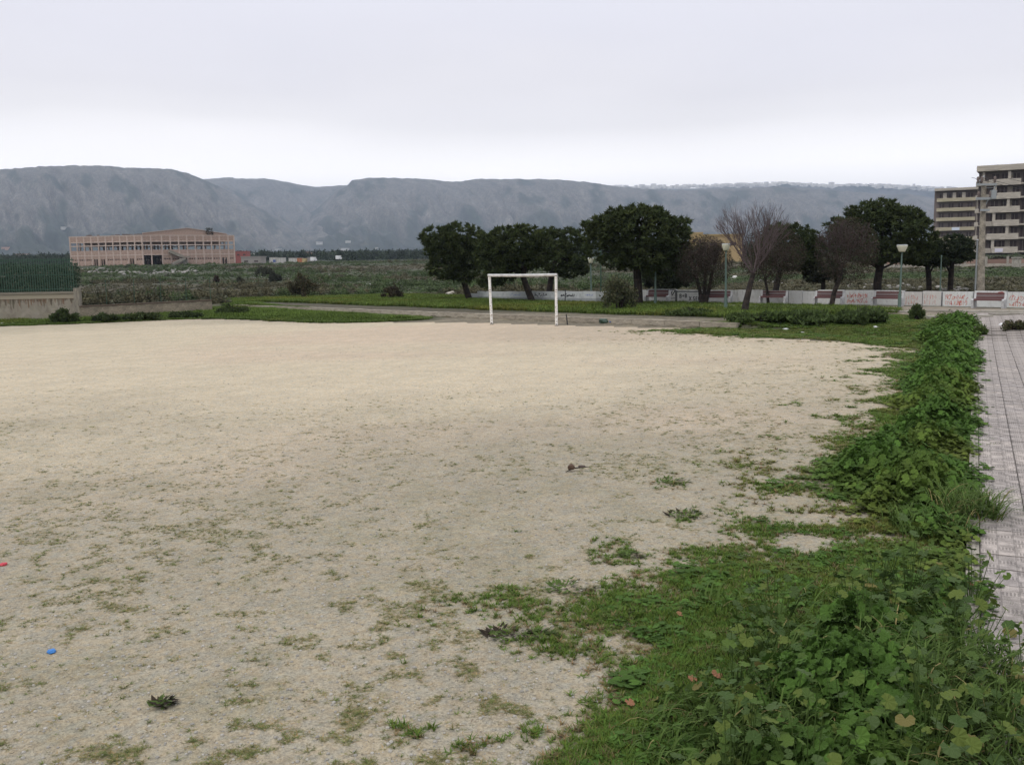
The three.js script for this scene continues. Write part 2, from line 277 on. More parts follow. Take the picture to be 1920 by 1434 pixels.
const M = {
  concrete: mat(0.42, 0.40, 0.36, 0.95, { map: concreteMap }), paleConcrete: mat(0.56, 0.54, 0.50, 0.95, { map: concreteMap }), white: mat(0.68, 0.68, 0.67, 0.85, { map: plasterMap }),
  greyWall: mat(0.42, 0.43, 0.43, 0.9, { map: plasterMap }), greenPaint: mat(0.10, 0.15, 0.125, 0.6), darkGreen: mat(0.035, 0.085, 0.055, 0.6), galv: mat(0.34, 0.36, 0.36, 0.5, { metalness: 0.3 }),
  maroon: mat(0.125, 0.052, 0.05, 0.75), mauve: mat(0.20, 0.155, 0.15, 0.8), cream: mat(0.72, 0.70, 0.55, 0.5), black: mat(0.02, 0.02, 0.022, 0.7), bark: mat(0.055, 0.042, 0.034, 0.95), barkGrey: mat(0.075, 0.06, 0.052, 0.95),
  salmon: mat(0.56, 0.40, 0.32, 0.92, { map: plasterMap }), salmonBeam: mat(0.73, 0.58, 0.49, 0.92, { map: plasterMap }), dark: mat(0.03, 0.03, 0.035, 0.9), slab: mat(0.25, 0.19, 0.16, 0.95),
  beige: mat(0.54, 0.48, 0.40, 0.9, { map: plasterMap }), beigePale: mat(0.65, 0.585, 0.49, 0.9, { map: plasterMap }), brown: mat(0.17, 0.135, 0.12, 0.9), shutter: mat(0.075, 0.052, 0.05, 0.7), rail: mat(0.10, 0.045, 0.035, 0.7),
};

// ---------------------------------------------------------------- kerb at the far side of the field
{
  const k = new THREE.Group(); k.name = 'kerb'; k.userData.kind = 'structure'; scene.add(k);
  const n = Math.round(kerbLen / 1.6), L = kerbLen / n, rnd = rng(5), geos = [0, 1, 2].map((i) => { const g = new THREE.BoxGeometry(L - 0.02, 0.5, 0.28, 6, 2, 1), p = g.attributes.position; for (let v = 0; v < p.count; v++) { const x = p.getX(v), y = p.getY(v), z = p.getZ(v); p.setXYZ(v, x, y + (fbm(x * 3 + i * 9, z * 9, 2, 7) - 0.5) * 0.03, z + (fbm(x * 3 + 4 + i * 9, y * 9, 2, 8) - 0.5) * 0.03); } g.computeVertexNormals(); return g; });
  const ms = [mat(0.55, 0.50, 0.425, 0.95, { map: concreteMap }), mat(0.49, 0.44, 0.37, 0.95, { map: concreteMap }), mat(0.60, 0.55, 0.47, 0.95, { map: concreteMap })];
  for (let i = 0; i < n; i++) {
    const m = part('kerb_stone', geos[i % 3], ms[Math.floor(rnd() * 3)], k); const c = kerbA.clone().addScaledVector(kerbDir, (i + 0.5) * L);
    m.position.set(c.x, -0.03 + (rnd() - 0.5) * 0.02, c.z); m.rotation.y = Math.atan2(-kerbDir.z, kerbDir.x) + (rnd() - 0.5) * 0.01;
  }
}

// ---------------------------------------------------------------- tiled footpath
{
  const tile = 0.4, cols = 6, rows = 50, path = new THREE.Group(); path.name = 'footpath'; path.userData.kind = 'structure'; scene.add(path);
  const pat = (dark) => (u, v) => {           // nine squares, ribbed one way and the other
    const cx = Math.floor(u * 3), cy = Math.floor(v * 3), fu = u * 3 - cx, fv = v * 3 - cy; let h = 1;
    if (fu < 0.06 || fv < 0.06) h = 0.35; else if ((cx + cy) % 2 === 0) { if (fv > 0.2 && fv < 0.85 && ((fu - 0.1) * 5) % 1 < 0.38) h = 0.25; } else if (fu > 0.15 && fu < 0.9 && ((fv - 0.1) * 4) % 1 < 0.3) h = 0.6;
    return h;
  };
  const bumpT = tex(256, pat());
  const tileTone = [[0.49, 0.435, 0.395], [0.46, 0.41, 0.375], [0.52, 0.46, 0.415], [0.475, 0.425, 0.395], [0.43, 0.385, 0.355]];
  const mats = tileTone.map(([r, g, b], i) => new THREE.MeshStandardMaterial({ color: new THREE.Color().setRGB(r, g, b), roughness: 0.9, bumpMap: bumpT, bumpScale: 0.006, map: tex(256, (u, v) => { const h = pat()(u, v), n = 0.86 + (tnoise(u, v, 7, 30 + i) - 0.5) * 0.22 + (tnoise(u, v, 50, 40 + i) - 0.5) * 0.16; return n * (h < 0.3 ? 0.84 : h < 0.5 ? 0.86 : 1); }, true) }));
  const geo = new THREE.BoxGeometry(tile - 0.008, 0.05, tile - 0.008), rnd = rng(12), base = [], rest = [];
  const yaw = Math.atan2(-pathSide.z, pathSide.x), s0 = 4.4, far = [];
  for (let r = 0; r < 96; r++) for (let c = 0; c < cols; c++) {
    const p = onPath(s0 + (r + 0.5) * tile, pathEdge + (c + 0.5) * tile), y = land(p.x, p.z) + 0.036 + (rnd() - 0.5) * 0.008;
    if (r < rows) { const m = part('paving_tile', geo, mats[Math.floor(rnd() * mats.length)], path); m.position.set(p.x, y, p.z); m.rotation.set((rnd() - 0.5) * 0.014, yaw + (rnd() - 0.5) * 0.01, (rnd() - 0.5) * 0.014); }
    else { const g = geo.clone(); g.rotateY(yaw); g.translate(p.x, y, p.z); far.push(g); }
  }
  const f = part('paving_tiles', merge(far), mats[0], path); f.userData.kind = 'stuff';
  for (let i = 0; i < 38; i++) { const p = onPath(s0 + (i + 0.5) * 1.0, pathEdge - 0.055), m = part('kerb_stone', box(0.10, 0.12, 0.985), M.concrete, path); m.position.set(p.x, land(p.x, p.z) + 0.012, p.z); m.rotation.y = yaw; }
  const beds = []; for (let i = 0; i < 40; i++) { const c = onPath(s0 + i * 0.97 + 0.48, pathEdge + cols * tile / 2), g = box(cols * tile + 0.1, 0.04, 0.969); g.rotateY(yaw); g.translate(c.x, land(c.x, c.z) + 0.010, c.z); beds.push(g); }
  part('mortar_bed', merge(beds), mat(0.20, 0.185, 0.165, 0.98, { map: concreteMap }), path);
}
// worn paved apron in front of the benches and two low broken steps
{
  const rim = [[1130, 573.5], [1300, 570], [1640, 574], [1800, 577], [2300, 588], [2300, 622], [1990, 618], [1850, 612], [1740, 600], [1690, 590], [1560, 584], [1300, 577], [1130, 576]].map(([a, b]) => ground(a, b));
  const sh = new THREE.Shape(rim.map((p) => new THREE.Vector2(p.x, -p.z))); let g = new THREE.ShapeGeometry(sh); g.rotateX(-Math.PI / 2);
  const q = g.attributes.position; for (let i = 0; i < q.count; i++) q.setY(i, land(q.getX(i), q.getZ(i)) + 0.03);
  const u = []; for (let i = 0; i < q.count; i++) u.push(q.getX(i) / 3, q.getZ(i) / 3); g.setAttribute('uv', new THREE.Float32BufferAttribute(u, 2)); g.computeVertexNormals();
  structure('pavement', g, mat(0.36, 0.315, 0.255, 0.95, { map: concreteMap }));
  for (const [a, b, w] of [[[1735, 586], [2250, 592], 0.5], [[1738, 598], [1860, 596.5], 0.4], [[1862, 594], [2250, 578], 0.45], [[1310, 575.5], [1565, 580], 0.35], [[1655, 585], [1730, 590], 0.35]]) {
    const A = ground(...a), B = ground(...b), n = Math.max(2, Math.round(A.distanceTo(B) / 1.1)), st = new THREE.Group(); st.name = numbered('pavement_step'); st.userData.kind = 'structure'; scene.add(st);
    for (let i = 0; i < n; i++) { const P = A.clone().lerp(B, (i + 0.02) / n), Q = A.clone().lerp(B, (i + 0.98) / n), lift = 0.035 + 0.02 * hash3(i, n, 3); P.y += lift; Q.y += lift; part('step_stone', bar(P, Q, w, 0.14), hash3(i, 3, n) > 0.5 ? M.concrete : M.paleConcrete, st); }
  }
}

// ---------------------------------------------------------------- goal
{
  const A = ground(922, 608.5), B = ground(1043.5, 611), d = B.clone().sub(A), w = Math.hypot(d.x, d.z), h = 2.03;
  const g = thing('goal', 'white painted metal goal frame without a net on the dirt field', 'goal', [A.x, A.y, A.z], Math.atan2(-d.z, d.x));
  const rnd = rng(3);
  const paint = canvas(64, 512, (c, W, H) => { c.fillStyle = '#e6e5e0'; c.fillRect(0, 0, W, H); mottle(c, W, H, rnd, 60, ['#d2cfc6', '#f2f1ee', '#c4bcae'], 0.5, 12); for (let i = 0; i < 46; i++) { const y = H - Math.pow(rnd(), 2.2) * H * 0.85; c.fillStyle = ['#4a3a30', '#6b4a36', '#2f2a28'][i % 3]; c.globalAlpha = 0.85; c.fillRect(rnd() * W, y, 3 + rnd() * 14, 2 + rnd() * 9); } c.globalAlpha = 1; }, rnd);
  const pm = new THREE.MeshStandardMaterial({ map: paint, roughness: 0.55 });
  const post = (x, lean) => part('post', limb([V(x, -0.05, 0), V(x + lean * 0.5, h * 0.5, 0), V(x + lean, h - 0.058, 0)], [0.056, 0.056, 0.056], 12), pm, g);
  // paint map runs once up each post
  for (const [x, l] of [[0, -0.07], [w, 0.0]]) { const p = post(x, l), uvs = p.geometry.attributes.uv; for (let i = 0; i < uvs.count; i++) uvs.setY(i, uvs.getY(i) / h); part('ground_socket', new THREE.CylinderGeometry(0.075, 0.085, 0.06, 12).translate(x, 0.01, 0), M.concrete, p); }
  part('crossbar', limb([V(-0.13, h, 0), V(w * 0.5, h - 0.012, 0), V(w + 0.06, h + 0.0, 0)], [0.058, 0.058, 0.058], 12), mat(0.78, 0.78, 0.76, 0.5, { map: plasterMap }), g);
}
for (const [x, y, h, l, t] of [[1064.5, 609, 0.40, 'short dark stake in the dirt beside the goal post', 0.05], [1059.5, 569, 0.75, 'thin dark stake standing in the lawn before the grey wall', -0.03]]) {
  const p = ground(x, y), s = thing('stake', l, 'stake', [p.x, p.y, p.z]);
  part('shaft', limb([V(0, -0.05, 0), V(-t, h, 0)], [0.028, 0.022], 6), M.black, s); part('tip', new THREE.ConeGeometry(0.022, 0.06, 6).translate(-t, h + 0.03, 0), M.black, s);
}

// ---------------------------------------------------------------- park wall of rendered panels with graffiti
const wallLine = (px) => curve([[600, 551], [875, 561.5], [1115, 569.5], [1200, 567.2], [1440, 569], [1650, 571.5], [1780, 574.2], [1920, 577], [2300, 586]], px);
const sprayRed = (g, w, h, rnd, n) => { g.lineCap = 'round'; for (let i = 0; i < n; i++) { g.strokeStyle = ['#b04a3c', '#c46452', '#a83a34', '#cf7a5e'][i % 4]; g.lineWidth = 4 + rnd() * 7; g.globalAlpha = 0.75; let x = w * (0.10 + 0.74 * (i % (n / 2)) / (n / 2)), y = h * (i < n / 2 ? 0.28 : 0.58); g.beginPath(); g.moveTo(x, y + h * 0.15); for (let k = 0; k < 4; k++) g.lineTo(x + (rnd() - 0.3) * w * 0.10, y + (rnd() - 0.4) * h * 0.28); g.stroke(); } g.globalAlpha = 1; };
const baseWall = (g, w, h, rnd, col = '#d6d6d2') => { g.fillStyle = col; g.fillRect(0, 0, w, h); mottle(g, w, h, rnd, 130, ['#c3c3bd', '#e4e4e0', '#b0aea6', '#cfccc2'], 0.35, 26); for (let i = 0; i < 16; i++) { g.globalAlpha = 0.25; g.fillStyle = '#77736a'; const x = rnd() * w; g.fillRect(x, 0, 1 + rnd() * 4, h * (0.1 + rnd() * 0.5)); } mottle(g, w, h * 0.12, rnd, 14, ['#8c877c'], 0.35, 9); g.save(); g.translate(0, h * 0.9); mottle(g, w, h * 0.1, rnd, 26, ['#7c766a', '#8f8a7e', '#6f7560'], 0.4, 10); g.restore(); };
function panel(parent, px0, px1, h, draw, seed, dy = 0, back = 0, m = M.white) {
  const A = ground(px0, wallLine(px0)), B = ground(px1, wallLine(px1)), d = B.clone().sub(A), L = Math.hypot(d.x, d.z), c = A.clone().add(B).multiplyScalar(0.5), rnd = rng(seed);
  const g = new THREE.BoxGeometry(L - 0.015, h + 0.15, 0.22); let mats = m;
  if (draw) { const W = 512, H = Math.round(512 * h / L / 4) * 4, face = new THREE.MeshStandardMaterial({ roughness: 0.9, map: canvas(W, Math.max(64, H), (q, w, hh) => draw(q, w, hh, rnd)) }); mats = [m, m, m, m, face, m]; }
  const p = part('wall_panel', g, mats, parent); const yaw = Math.atan2(-d.z, d.x), n = V(-Math.sin(yaw), 0, -Math.cos(yaw));
  p.position.set(c.x + n.x * (0.11 + back), Math.min(A.y, B.y) + (h + 0.15) / 2 - 0.15 + dy, c.z + n.z * (0.11 + back)); p.rotation.y = yaw; return p;
}
const parkWall = thing('park_wall', 'low white rendered panel wall with red and black graffiti behind the benches', 'wall');
const lowWall = thing('park_wall', 'low grey wall with a pale top band behind the goal', 'wall');
{
  const plain = (g, w, h, r) => baseWall(g, w, h, r);
  const black = (g, w, h, r) => { baseWall(g, w, h, r); g.strokeStyle = '#1c1c1e'; g.lineCap = 'round'; g.lineWidth = 12; g.strokeRect(-14, 8, w + 4, h + 40); g.lineWidth = 8; for (let i = 0; i < 9; i++) { let x = w * (0.12 + i * 0.075), y = h * 0.36; g.beginPath(); g.moveTo(x, y + 22 * r()); for (let k = 0; k < 3; k++) g.lineTo(x + (r() - 0.2) * 34, y + (r() - 0.4) * 44); g.stroke(); } g.lineWidth = 15; g.beginPath(); g.moveTo(w * 0.76, h * 0.10); g.lineTo(w * 0.82, h * 0.34); g.lineTo(w * 0.87, h * 0.12); g.moveTo(w * 0.87, h * 0.36); g.lineTo(w * 0.96, h * 0.10); g.stroke(); g.lineWidth = 7; g.beginPath(); g.moveTo(w * 0.80, h * 0.58); g.lineTo(w * 0.97, h * 0.54); g.moveTo(w * 0.8, h * 0.8); g.lineTo(w * 0.94, h * 0.78); g.stroke(); };
  const letters = (g, w, h, r) => { baseWall(g, w, h, r); g.fillStyle = '#1a1a1c'; g.fillRect(0, h * 0.06, w, 12); g.fillRect(0, 0, 16, h); g.fillStyle = '#161618'; g.font = 'bold ' + Math.round(h * 0.36) + 'px sans-serif'; g.save(); g.translate(w * 0.10, h * 0.50); g.rotate(-0.03); g.fillText('B+B', 0, 0); g.restore(); g.save(); g.translate(w * 0.44, h * 0.66); g.rotate(0.02); g.fillText('X SEMP', 0, 0); g.restore(); g.fillRect(w * 0.08, h * 0.88, w * 0.28, 6); };
  const red = (g, w, h, r) => { baseWall(g, w, h, r); sprayRed(g, w, h, r, 22); };
  const redFew = (g, w, h, r) => { baseWall(g, w, h, r, '#cfcac4'); sprayRed(g, w, h, r, 10); };
  // stretches of wall: from, to (pixels along the wall line), height, what is painted on it
  [[1196, 1212, 0.70, plain], [1212, 1268, 0.72, black], [1268, 1322, 0.71, letters], [1322, 1382, 0.70, plain], [1382, 1428, 0.69, plain], [1430, 1478, 0.66, plain], [1479, 1504, 0.68, plain], [1504, 1532, 0.64, plain], [1533, 1582, 0.72, plain], [1584, 1638, 0.70, red], [1640, 1694, 0.71, plain], [1695, 1729, 0.66, redFew], [1730, 1765, 0.68, redFew], [1767, 1824, 0.69, red], [1826, 1886, 0.74, plain], [1888, 1945, 0.70, red], [1947, 2010, 0.70, plain], [2012, 2090, 0.7, red], [2092, 2180, 0.7, plain]].forEach(([a, b, h, dr], i) => panel(parkWall, a, b, h, dr, 60 + i, (hash3(i, 2, 2) - 0.5) * 0.03, hash3(i, 5, 5) * 0.05));
  const tagBlue = (text, col, big) => (g, w, h, r) => { g.fillStyle = '#8f9392'; g.fillRect(0, 0, w, h); g.fillStyle = '#b6b9b8'; g.fillRect(0, 0, w, h * 0.46); mottle(g, w, h, r, 120, ['#84888a', '#a9acab', '#c3c5c4'], 0.3, 22); g.lineCap = 'round'; g.strokeStyle = col; g.lineWidth = big ? 12 : 7; for (let i = 0; i < 7; i++) { const x = w * (0.25 + i * 0.075), y = h * 0.22; g.beginPath(); g.moveTo(x, y + r() * 22); for (let k = 0; k < 3; k++) g.lineTo(x + (r() - 0.3) * 34, y + (r() - 0.3) * 34); g.stroke(); } };
  const bare = (g, w, h, r) => { g.fillStyle = '#8f9392'; g.fillRect(0, 0, w, h); g.fillStyle = '#b9bcbb'; g.fillRect(0, 0, w, h * 0.44); mottle(g, w, h, r, 120, ['#84888a', '#a9acab', '#c3c5c4'], 0.3, 22); };
  [[872, 895, 0.40, bare], [895, 948, 0.55, bare], [948, 985, 0.58, tagBlue('', '#6c7fb0')], [985, 1040, 0.62, tagBlue('', '#26262a')], [1040, 1092, 0.66, tagBlue('', '#232327', 1)], [1092, 1118, 0.68, tagBlue('', '#3d55a8')], [1118, 1160, 0.68, bare]].forEach(([a, b, h, dr], i) => panel(lowWall, a, b, h, dr, 90 + i, 0, 0, M.greyWall));
}

// ---------------------------------------------------------------- benches
function bench(px, py, label, width) {
  const A = ground(px - 21, py), B = ground(px + 21, py + (wallLine(px + 21) - wallLine(px - 21))), d = B.clone().sub(A), yaw = Math.atan2(-d.z, d.x), c = A.clone().add(B).multiplyScalar(0.5), w = width;
  const n = V(Math.sin(yaw), 0, Math.cos(yaw)); c.addScaledVector(n, 0.12);
  const b = thing('park_bench', label, 'bench', [c.x, c.y + 0.012, c.z], yaw, 'slatted benches along the white wall');
  for (const s of [-1, 1]) {
    const sh = new THREE.Shape(); [[0.36, -0.02], [0.40, 0.36], [0.30, 0.40], [0.02, 0.42], [-0.06, 0.70], [-0.14, 0.70], [-0.10, -0.02]].forEach(([x, y], i) => i ? sh.lineTo(x, y) : sh.moveTo(x, y));
    const g = new THREE.ExtrudeGeometry(sh, { depth: 0.09, bevelEnabled: true, bevelSize: 0.008, bevelThickness: 0.008, bevelSegments: 1 }); g.rotateY(-Math.PI / 2); g.translate(s * w / 2 + 0.045, 0, 0);
    part('side_support', g, M.white, b);
  }
  for (let i = 0; i < 3; i++) part('backrest_slat', box(w - 0.1, 0.085, 0.03, 0, 0.475 + i * 0.088, 0.012 - i * 0.022), i === 0 ? M.maroon : i === 1 ? M.mauve : M.maroon, b);
  for (let i = 0; i < 4; i++) part('seat_slat', box(w - 0.1, 0.03, 0.075, 0, 0.425, 0.09 + i * 0.085), i === 3 ? M.maroon : M.mauve, b);
  part('front_board', box(w - 0.1, 0.055, 0.025, 0, 0.385, 0.385), M.maroon, b);
  return b;
}
bench(1236, 568.5, 'weathered maroon bench in front of the black scrawl on the white wall', 1.25);
bench(1350.5, 570.5, 'maroon slatted bench between the multi-stemmed tree and the lamp post', 1.25);
bench(1453, 570.5, 'maroon slatted bench just beside the leaning bare tree with tall twigs', 1.28);
bench(1557, 572, 'maroon slatted bench half hidden by the second leaning bare trunk', 1.32);
bench(1668, 573.5, 'maroon slatted bench behind the lamp post with the cream lantern', 1.30);
bench(1858, 578, 'maroon slatted bench with a red paint splash near the concrete utility pole', 1.24);
{ // paint splash on the wall end of that bench
  const p = ground(1877, 577); tag(part('paint_splash', (() => { const s = new THREE.Shape(); for (let i = 0; i <= 14; i++) { const a = i / 14 * Math.PI * 2, r = 0.16 + 0.06 * hash3(i % 14, 3, 8); const x = Math.cos(a) * r, y = Math.sin(a) * r * 1.1; i ? s.lineTo(x, y) : s.moveTo(x, y); } return new THREE.ExtrudeGeometry(s, { depth: 0.004, bevelEnabled: false }); })(), mat(0.30, 0.06, 0.045, 0.8), scene), 'red paint splash above the end of the bench by the utility pole', 'paint');
  const o = scene.children[scene.children.length - 1], A = ground(1826, wallLine(1826)), B = ground(1886, wallLine(1886)), d = B.clone().sub(A), yaw = Math.atan2(-d.z, d.x), n = V(Math.sin(yaw), 0, Math.cos(yaw)), q = A.clone().lerp(B, 0.86).addScaledVector(n, 0.03); o.position.set(q.x, q.y + 0.52, q.z); o.rotation.y = yaw;
}

// ---------------------------------------------------------------- lamps and poles
function lamp(px, py, topPy, label, lean = 0, headW = 0.5) {
  const p = ground(px, py), h = (py - topPy) / FOCAL * -p.z * 1.01, l = thing('street_lamp', label, 'street lamp', [p.x, p.y, p.z], 0, 'green park lamps');
  part('pole', limb([V(0, -0.1, 0), V(lean * 0.3, h * 0.3, 0), V(lean, h - 0.3, 0)], [0.065, 0.05, 0.035], 8), M.greenPaint, l);
  part('base_sleeve', new THREE.CylinderGeometry(0.075, 0.085, 0.7, 10).translate(0, 0.3, 0), M.greenPaint, l);
  const s = new THREE.Shape(); [[-headW / 2, 0], [headW / 2, 0], [headW / 2 - 0.05, -0.10], [headW * 0.28, -0.28], [-headW * 0.28, -0.28], [-headW / 2 + 0.05, -0.10]].forEach(([x, y], i) => i ? s.lineTo(x, y) : s.moveTo(x, y));
  const g = new THREE.LatheGeometry([[0.001, -0.28], [headW * 0.27, -0.28], [headW * 0.33, -0.22], [headW * 0.46, -0.06], [headW / 2, 0], [headW * 0.4, 0.03], [0.001, 0.05]].map(([x, y]) => new THREE.Vector2(x, y)), 8); g.translate(lean, h, 0);
  const hd = part('lantern', g, M.cream, l); part('lantern_cap', new THREE.CylinderGeometry(headW * 0.42, headW * 0.53, 0.035, 8).translate(lean, h + 0.035, 0), M.galv, hd);
  part('collar', new THREE.CylinderGeometry(0.07, 0.05, 0.06, 8).translate(lean, h - 0.31, 0), M.greenPaint, l);
}
lamp(1687, 577, 463, 'green lamp post with a cream lantern beside the large pine', 0.03, 0.52);
lamp(1361, 581, 461, 'green lamp post with a pale lantern beside the bare tree', -0.02, 0.40);
lamp(1109, 566, 486, 'short green lamp post between the two groups of pines', -0.03, 0.34);
lamp(1229, 573, 470, 'green lamp post with its lantern hidden under the largest pine crown', 0, 0.36);
for (const [x, y, t, r, m, l] of [[1127, 567, 473, 0.035, M.darkGreen, 'thin dark green pole behind the olive shrub'], [1763, 556, 481, 0.04, M.greenPaint, 'thin green pole on the bank behind the graffiti wall'], [1829, 549, 452, 0.055, M.galv, 'slender grey pole right beside the concrete utility pole']]) {
  const p = ground(x, y), h = (y - t) / FOCAL * -p.z, o = thing('pole', l, 'pole', [p.x, p.y, p.z]);
  part('shaft', limb([V(0, -0.2, 0), V(0, h, 0)], [r, r * 0.8], 8), m, o); part('cap', new THREE.SphereGeometry(r * 1.25, 8, 6).translate(0, h, 0), m, o);
}
{ // concrete utility pole with cross arms
  const p = ground(1838, 552), D = -p.z, m = D / FOCAL, h = (552 - 349) * m, u = thing('utility_pole', 'tall tapered concrete utility pole with metal cross arms behind the graffiti wall', 'utility pole', [p.x, p.y, p.z]);
  part('shaft', limb([V(0.05, -0.3, 0), V(-0.02, h * 0.5, 0), V(-0.06, h, 0)], [7.2 * m, 5.6 * m, 4.4 * m], 10), mat(0.50, 0.455, 0.39, 0.95, { map: concreteMap }), u);
  const arm = (y, w0, w1, t) => part('cross_arm', box((w0 + w1), t, t, (w1 - w0) / 2 - 0.06, y, 0.25), M.galv, u);
  arm(h - 0.05, 17 * m, 19 * m, 0.11); arm(h - 27 * m, 16 * m, 12 * m, 0.14); arm(h - 48 * m, 8 * m, 8 * m, 0.12);
  for (const [x, y] of [[-15, 0], [-8, 0], [16, 0], [19, -24], [-13, -27], [9, -27]]) { const i = part('insulator', new THREE.LatheGeometry([[0.001, 0], [0.05, 0], [0.09, 0.06], [0.05, 0.1], [0.1, 0.17], [0.05, 0.22], [0.09, 0.3], [0.001, 0.36]].map(([a, b]) => new THREE.Vector2(a, b)), 8), M.brown, u); i.position.set(x * m - 0.06, h + y * m + 0.05, 0.25); }
  part('stay', bar(V(-17 * m, h, 0.2), V(-0.06, h + 14 * m, 0), 0.07, 0.07), M.galv, u); part('stay', bar(V(19 * m, h, 0.2), V(-0.06, h - 48 * m, 0), 0.05, 0.05), M.galv, u);
  part('junction_box', box(0.28, 0.5, 0.2, 0.35, h - 20 * m, 0.3), M.galv, u);
  for (const [dx, dy, dz] of [[-0.9, 1, 0.25], [-0.4, 1, 0.25], [0.9, 1, 0.25]]) { const a = V(dx, h + 0.35, dz), b = V(dx + 30, h + 1.0, dz - 20), pts = []; for (let i = 0; i <= 8; i++) { const q = a.clone().lerp(b, i / 8); q.y -= 1.2 * 4 * (i / 8) * (1 - i / 8); pts.push(q); } part('wire', limb(pts, pts.map(() => 0.012), 4), M.black, u); }
}

// ---------------------------------------------------------------- walls and fences at the far corner
{
  const rnd = rng(77);
  const stained = (g, w, h) => { g.fillStyle = '#8d8678'; g.fillRect(0, 0, w, h); mottle(g, w, h, rnd, 260, ['#9c9486', '#787062', '#857d70', '#a39c8e'], 0.35, 40); g.fillStyle = '#9a917f'; g.fillRect(0, 0, w, h * 0.16);
    for (let i = 0; i < 70; i++) { g.globalAlpha = 0.28 + rnd() * 0.3; g.fillStyle = ['#4d4538', '#5d5244', '#6d4f3a'][i % 3]; const x = rnd() * w, l = h * (0.05 + 0.3 * rnd() * rnd()); g.beginPath(); g.moveTo(x, h * 0.16); g.lineTo(x + 6 + rnd() * 18, h * 0.16); g.lineTo(x + 8 + rnd() * 6, h * 0.18 + l); g.lineTo(x + 3, h * 0.18 + l * 0.8); g.fill(); }
    g.globalAlpha = 0.6; g.fillStyle = '#5a4a3c'; for (let x = 0; x < w; x += 9) g.fillRect(x, h * 0.155 + rnd() * 4, 9, 3 + rnd() * 5); g.save(); g.translate(0, h * 0.84); mottle(g, w, h * 0.16, rnd, 60, ['#7f7667', '#c9c2b4', '#6c6a55'], 0.5, 14); g.restore(); g.globalAlpha = 1; };
  const A = ground(-420, 612), B = ground(143, 601), d = B.clone().sub(A), L = Math.hypot(d.x, d.z), yaw = Math.atan2(-d.z, d.x), m = -B.z / FOCAL;
  const h = (601 - 549) * m;
  const w = thing('boundary_wall', 'tall stained concrete wall carrying the green bar fence at the field corner', 'wall', [A.x, 0, A.z], yaw);
  const plainC = mat(0.36, 0.33, 0.28, 0.95, { map: concreteMap });
  const seg = 3, n = Math.ceil(L / seg);
  const facets = [0, 1].map(() => new THREE.MeshStandardMaterial({ roughness: 0.95, map: canvas(512, 256, stained) }));
  for (let i = 0; i < n; i++) { const ln = L / n; part('wall_panel', box(ln - 0.004, h + 0.3, 0.25, ln * (i + 0.5), h / 2 - 0.15, -0.13), [plainC, plainC, plainC, plainC, facets[i % 2], plainC], w); }
  for (let i = 0; i < n; i++) { const x = L / n * (i + 0.5); part('coping', box(L / n - 0.01, 0.10, 0.33, x, h + 0.03 - (hash3(i, 1, 4) * 0.03), -0.13), plainC, w); }
  part('pillar', box(0.27, h + 0.45, 0.34, L + 0.08, h / 2 + 0.0, -0.13), mat(0.40, 0.37, 0.32, 0.95, { map: concreteMap }), w);
  const fh = (549 - 487) * m, f = thing('bar_fence', 'dark green vertical bar fence on top of the stained wall', 'fence', [A.x, h + 0.08, A.z], yaw);
  const barG = box(0.028, fh, 0.028), ox = Math.max(0, L - 9.5);
  for (let x = ox; x < L - 0.02; x += 0.115) { const b = part('fence_bar', barG, M.darkGreen, f); b.position.set(x, fh / 2, -0.13); b.rotation.z = (rnd() - 0.5) * 0.01; }
  for (const y of [0.12, fh * 0.5, fh - 0.1]) part('fence_rail', box(L - ox, 0.04, 0.02, (L + ox) / 2, y, -0.157), M.darkGreen, f);
  // lower wall with a wire fence
  const C = ground(149, 601), D = ground(398, 586), e = D.clone().sub(C), L2 = Math.hypot(e.x, e.z), yaw2 = Math.atan2(-e.z, e.x), h2 = 0.66;
  const lw = thing('boundary_wall', 'low stained concrete wall under the wire fence in front of the scrub', 'wall', [C.x, 0, C.z], yaw2);
  for (let i = 0; i < 5; i++) { const ln = L2 / 5; part('wall_panel', box(ln - 0.006, h2 + 0.3, 0.22, ln * (i + 0.5), h2 / 2 - 0.15, -0.11), i % 2 ? mat(0.52, 0.45, 0.36, 0.95, { map: concreteMap }) : mat(0.46, 0.40, 0.32, 0.95, { map: concreteMap }), lw); part('coping', box(ln - 0.02, 0.07, 0.27, ln * (i + 0.5), h2 + 0.035, -0.11), mat(0.21, 0.16, 0.125, 0.95, { map: concreteMap }), lw); }
  const cf = thing('wire_fence', 'nearly invisible wire mesh fence on slim posts above the low wall', 'fence', [C.x, h2 + 0.07, C.z], yaw2);
  const fh2 = 1.25, np = 5; for (let i = 0; i <= np; i++) part('fence_post', limb([V(L2 * i / np, 0, -0.11), V(L2 * i / np, fh2, -0.11)], [0.016, 0.015], 6), M.darkGreen, cf);
  for (const y of [0.08, 0.65, fh2 - 0.03]) part('strand', bar(V(0, y, -0.11), V(L2, y, -0.11), 0.006, 0.006), M.dark, cf);
  const wires = []; for (let x = 0; x < L2; x += 0.16) for (const s of [-1, 1]) { const x1 = x + s * fh2; if (x1 > 0 && x1 < L2) wires.push(bar(V(x, 0.04, -0.11), V(x1, fh2 - 0.03, -0.11), 0.0025, 0.0025)); }
  part('wire_mesh', merge(wires), M.dark, cf);
}

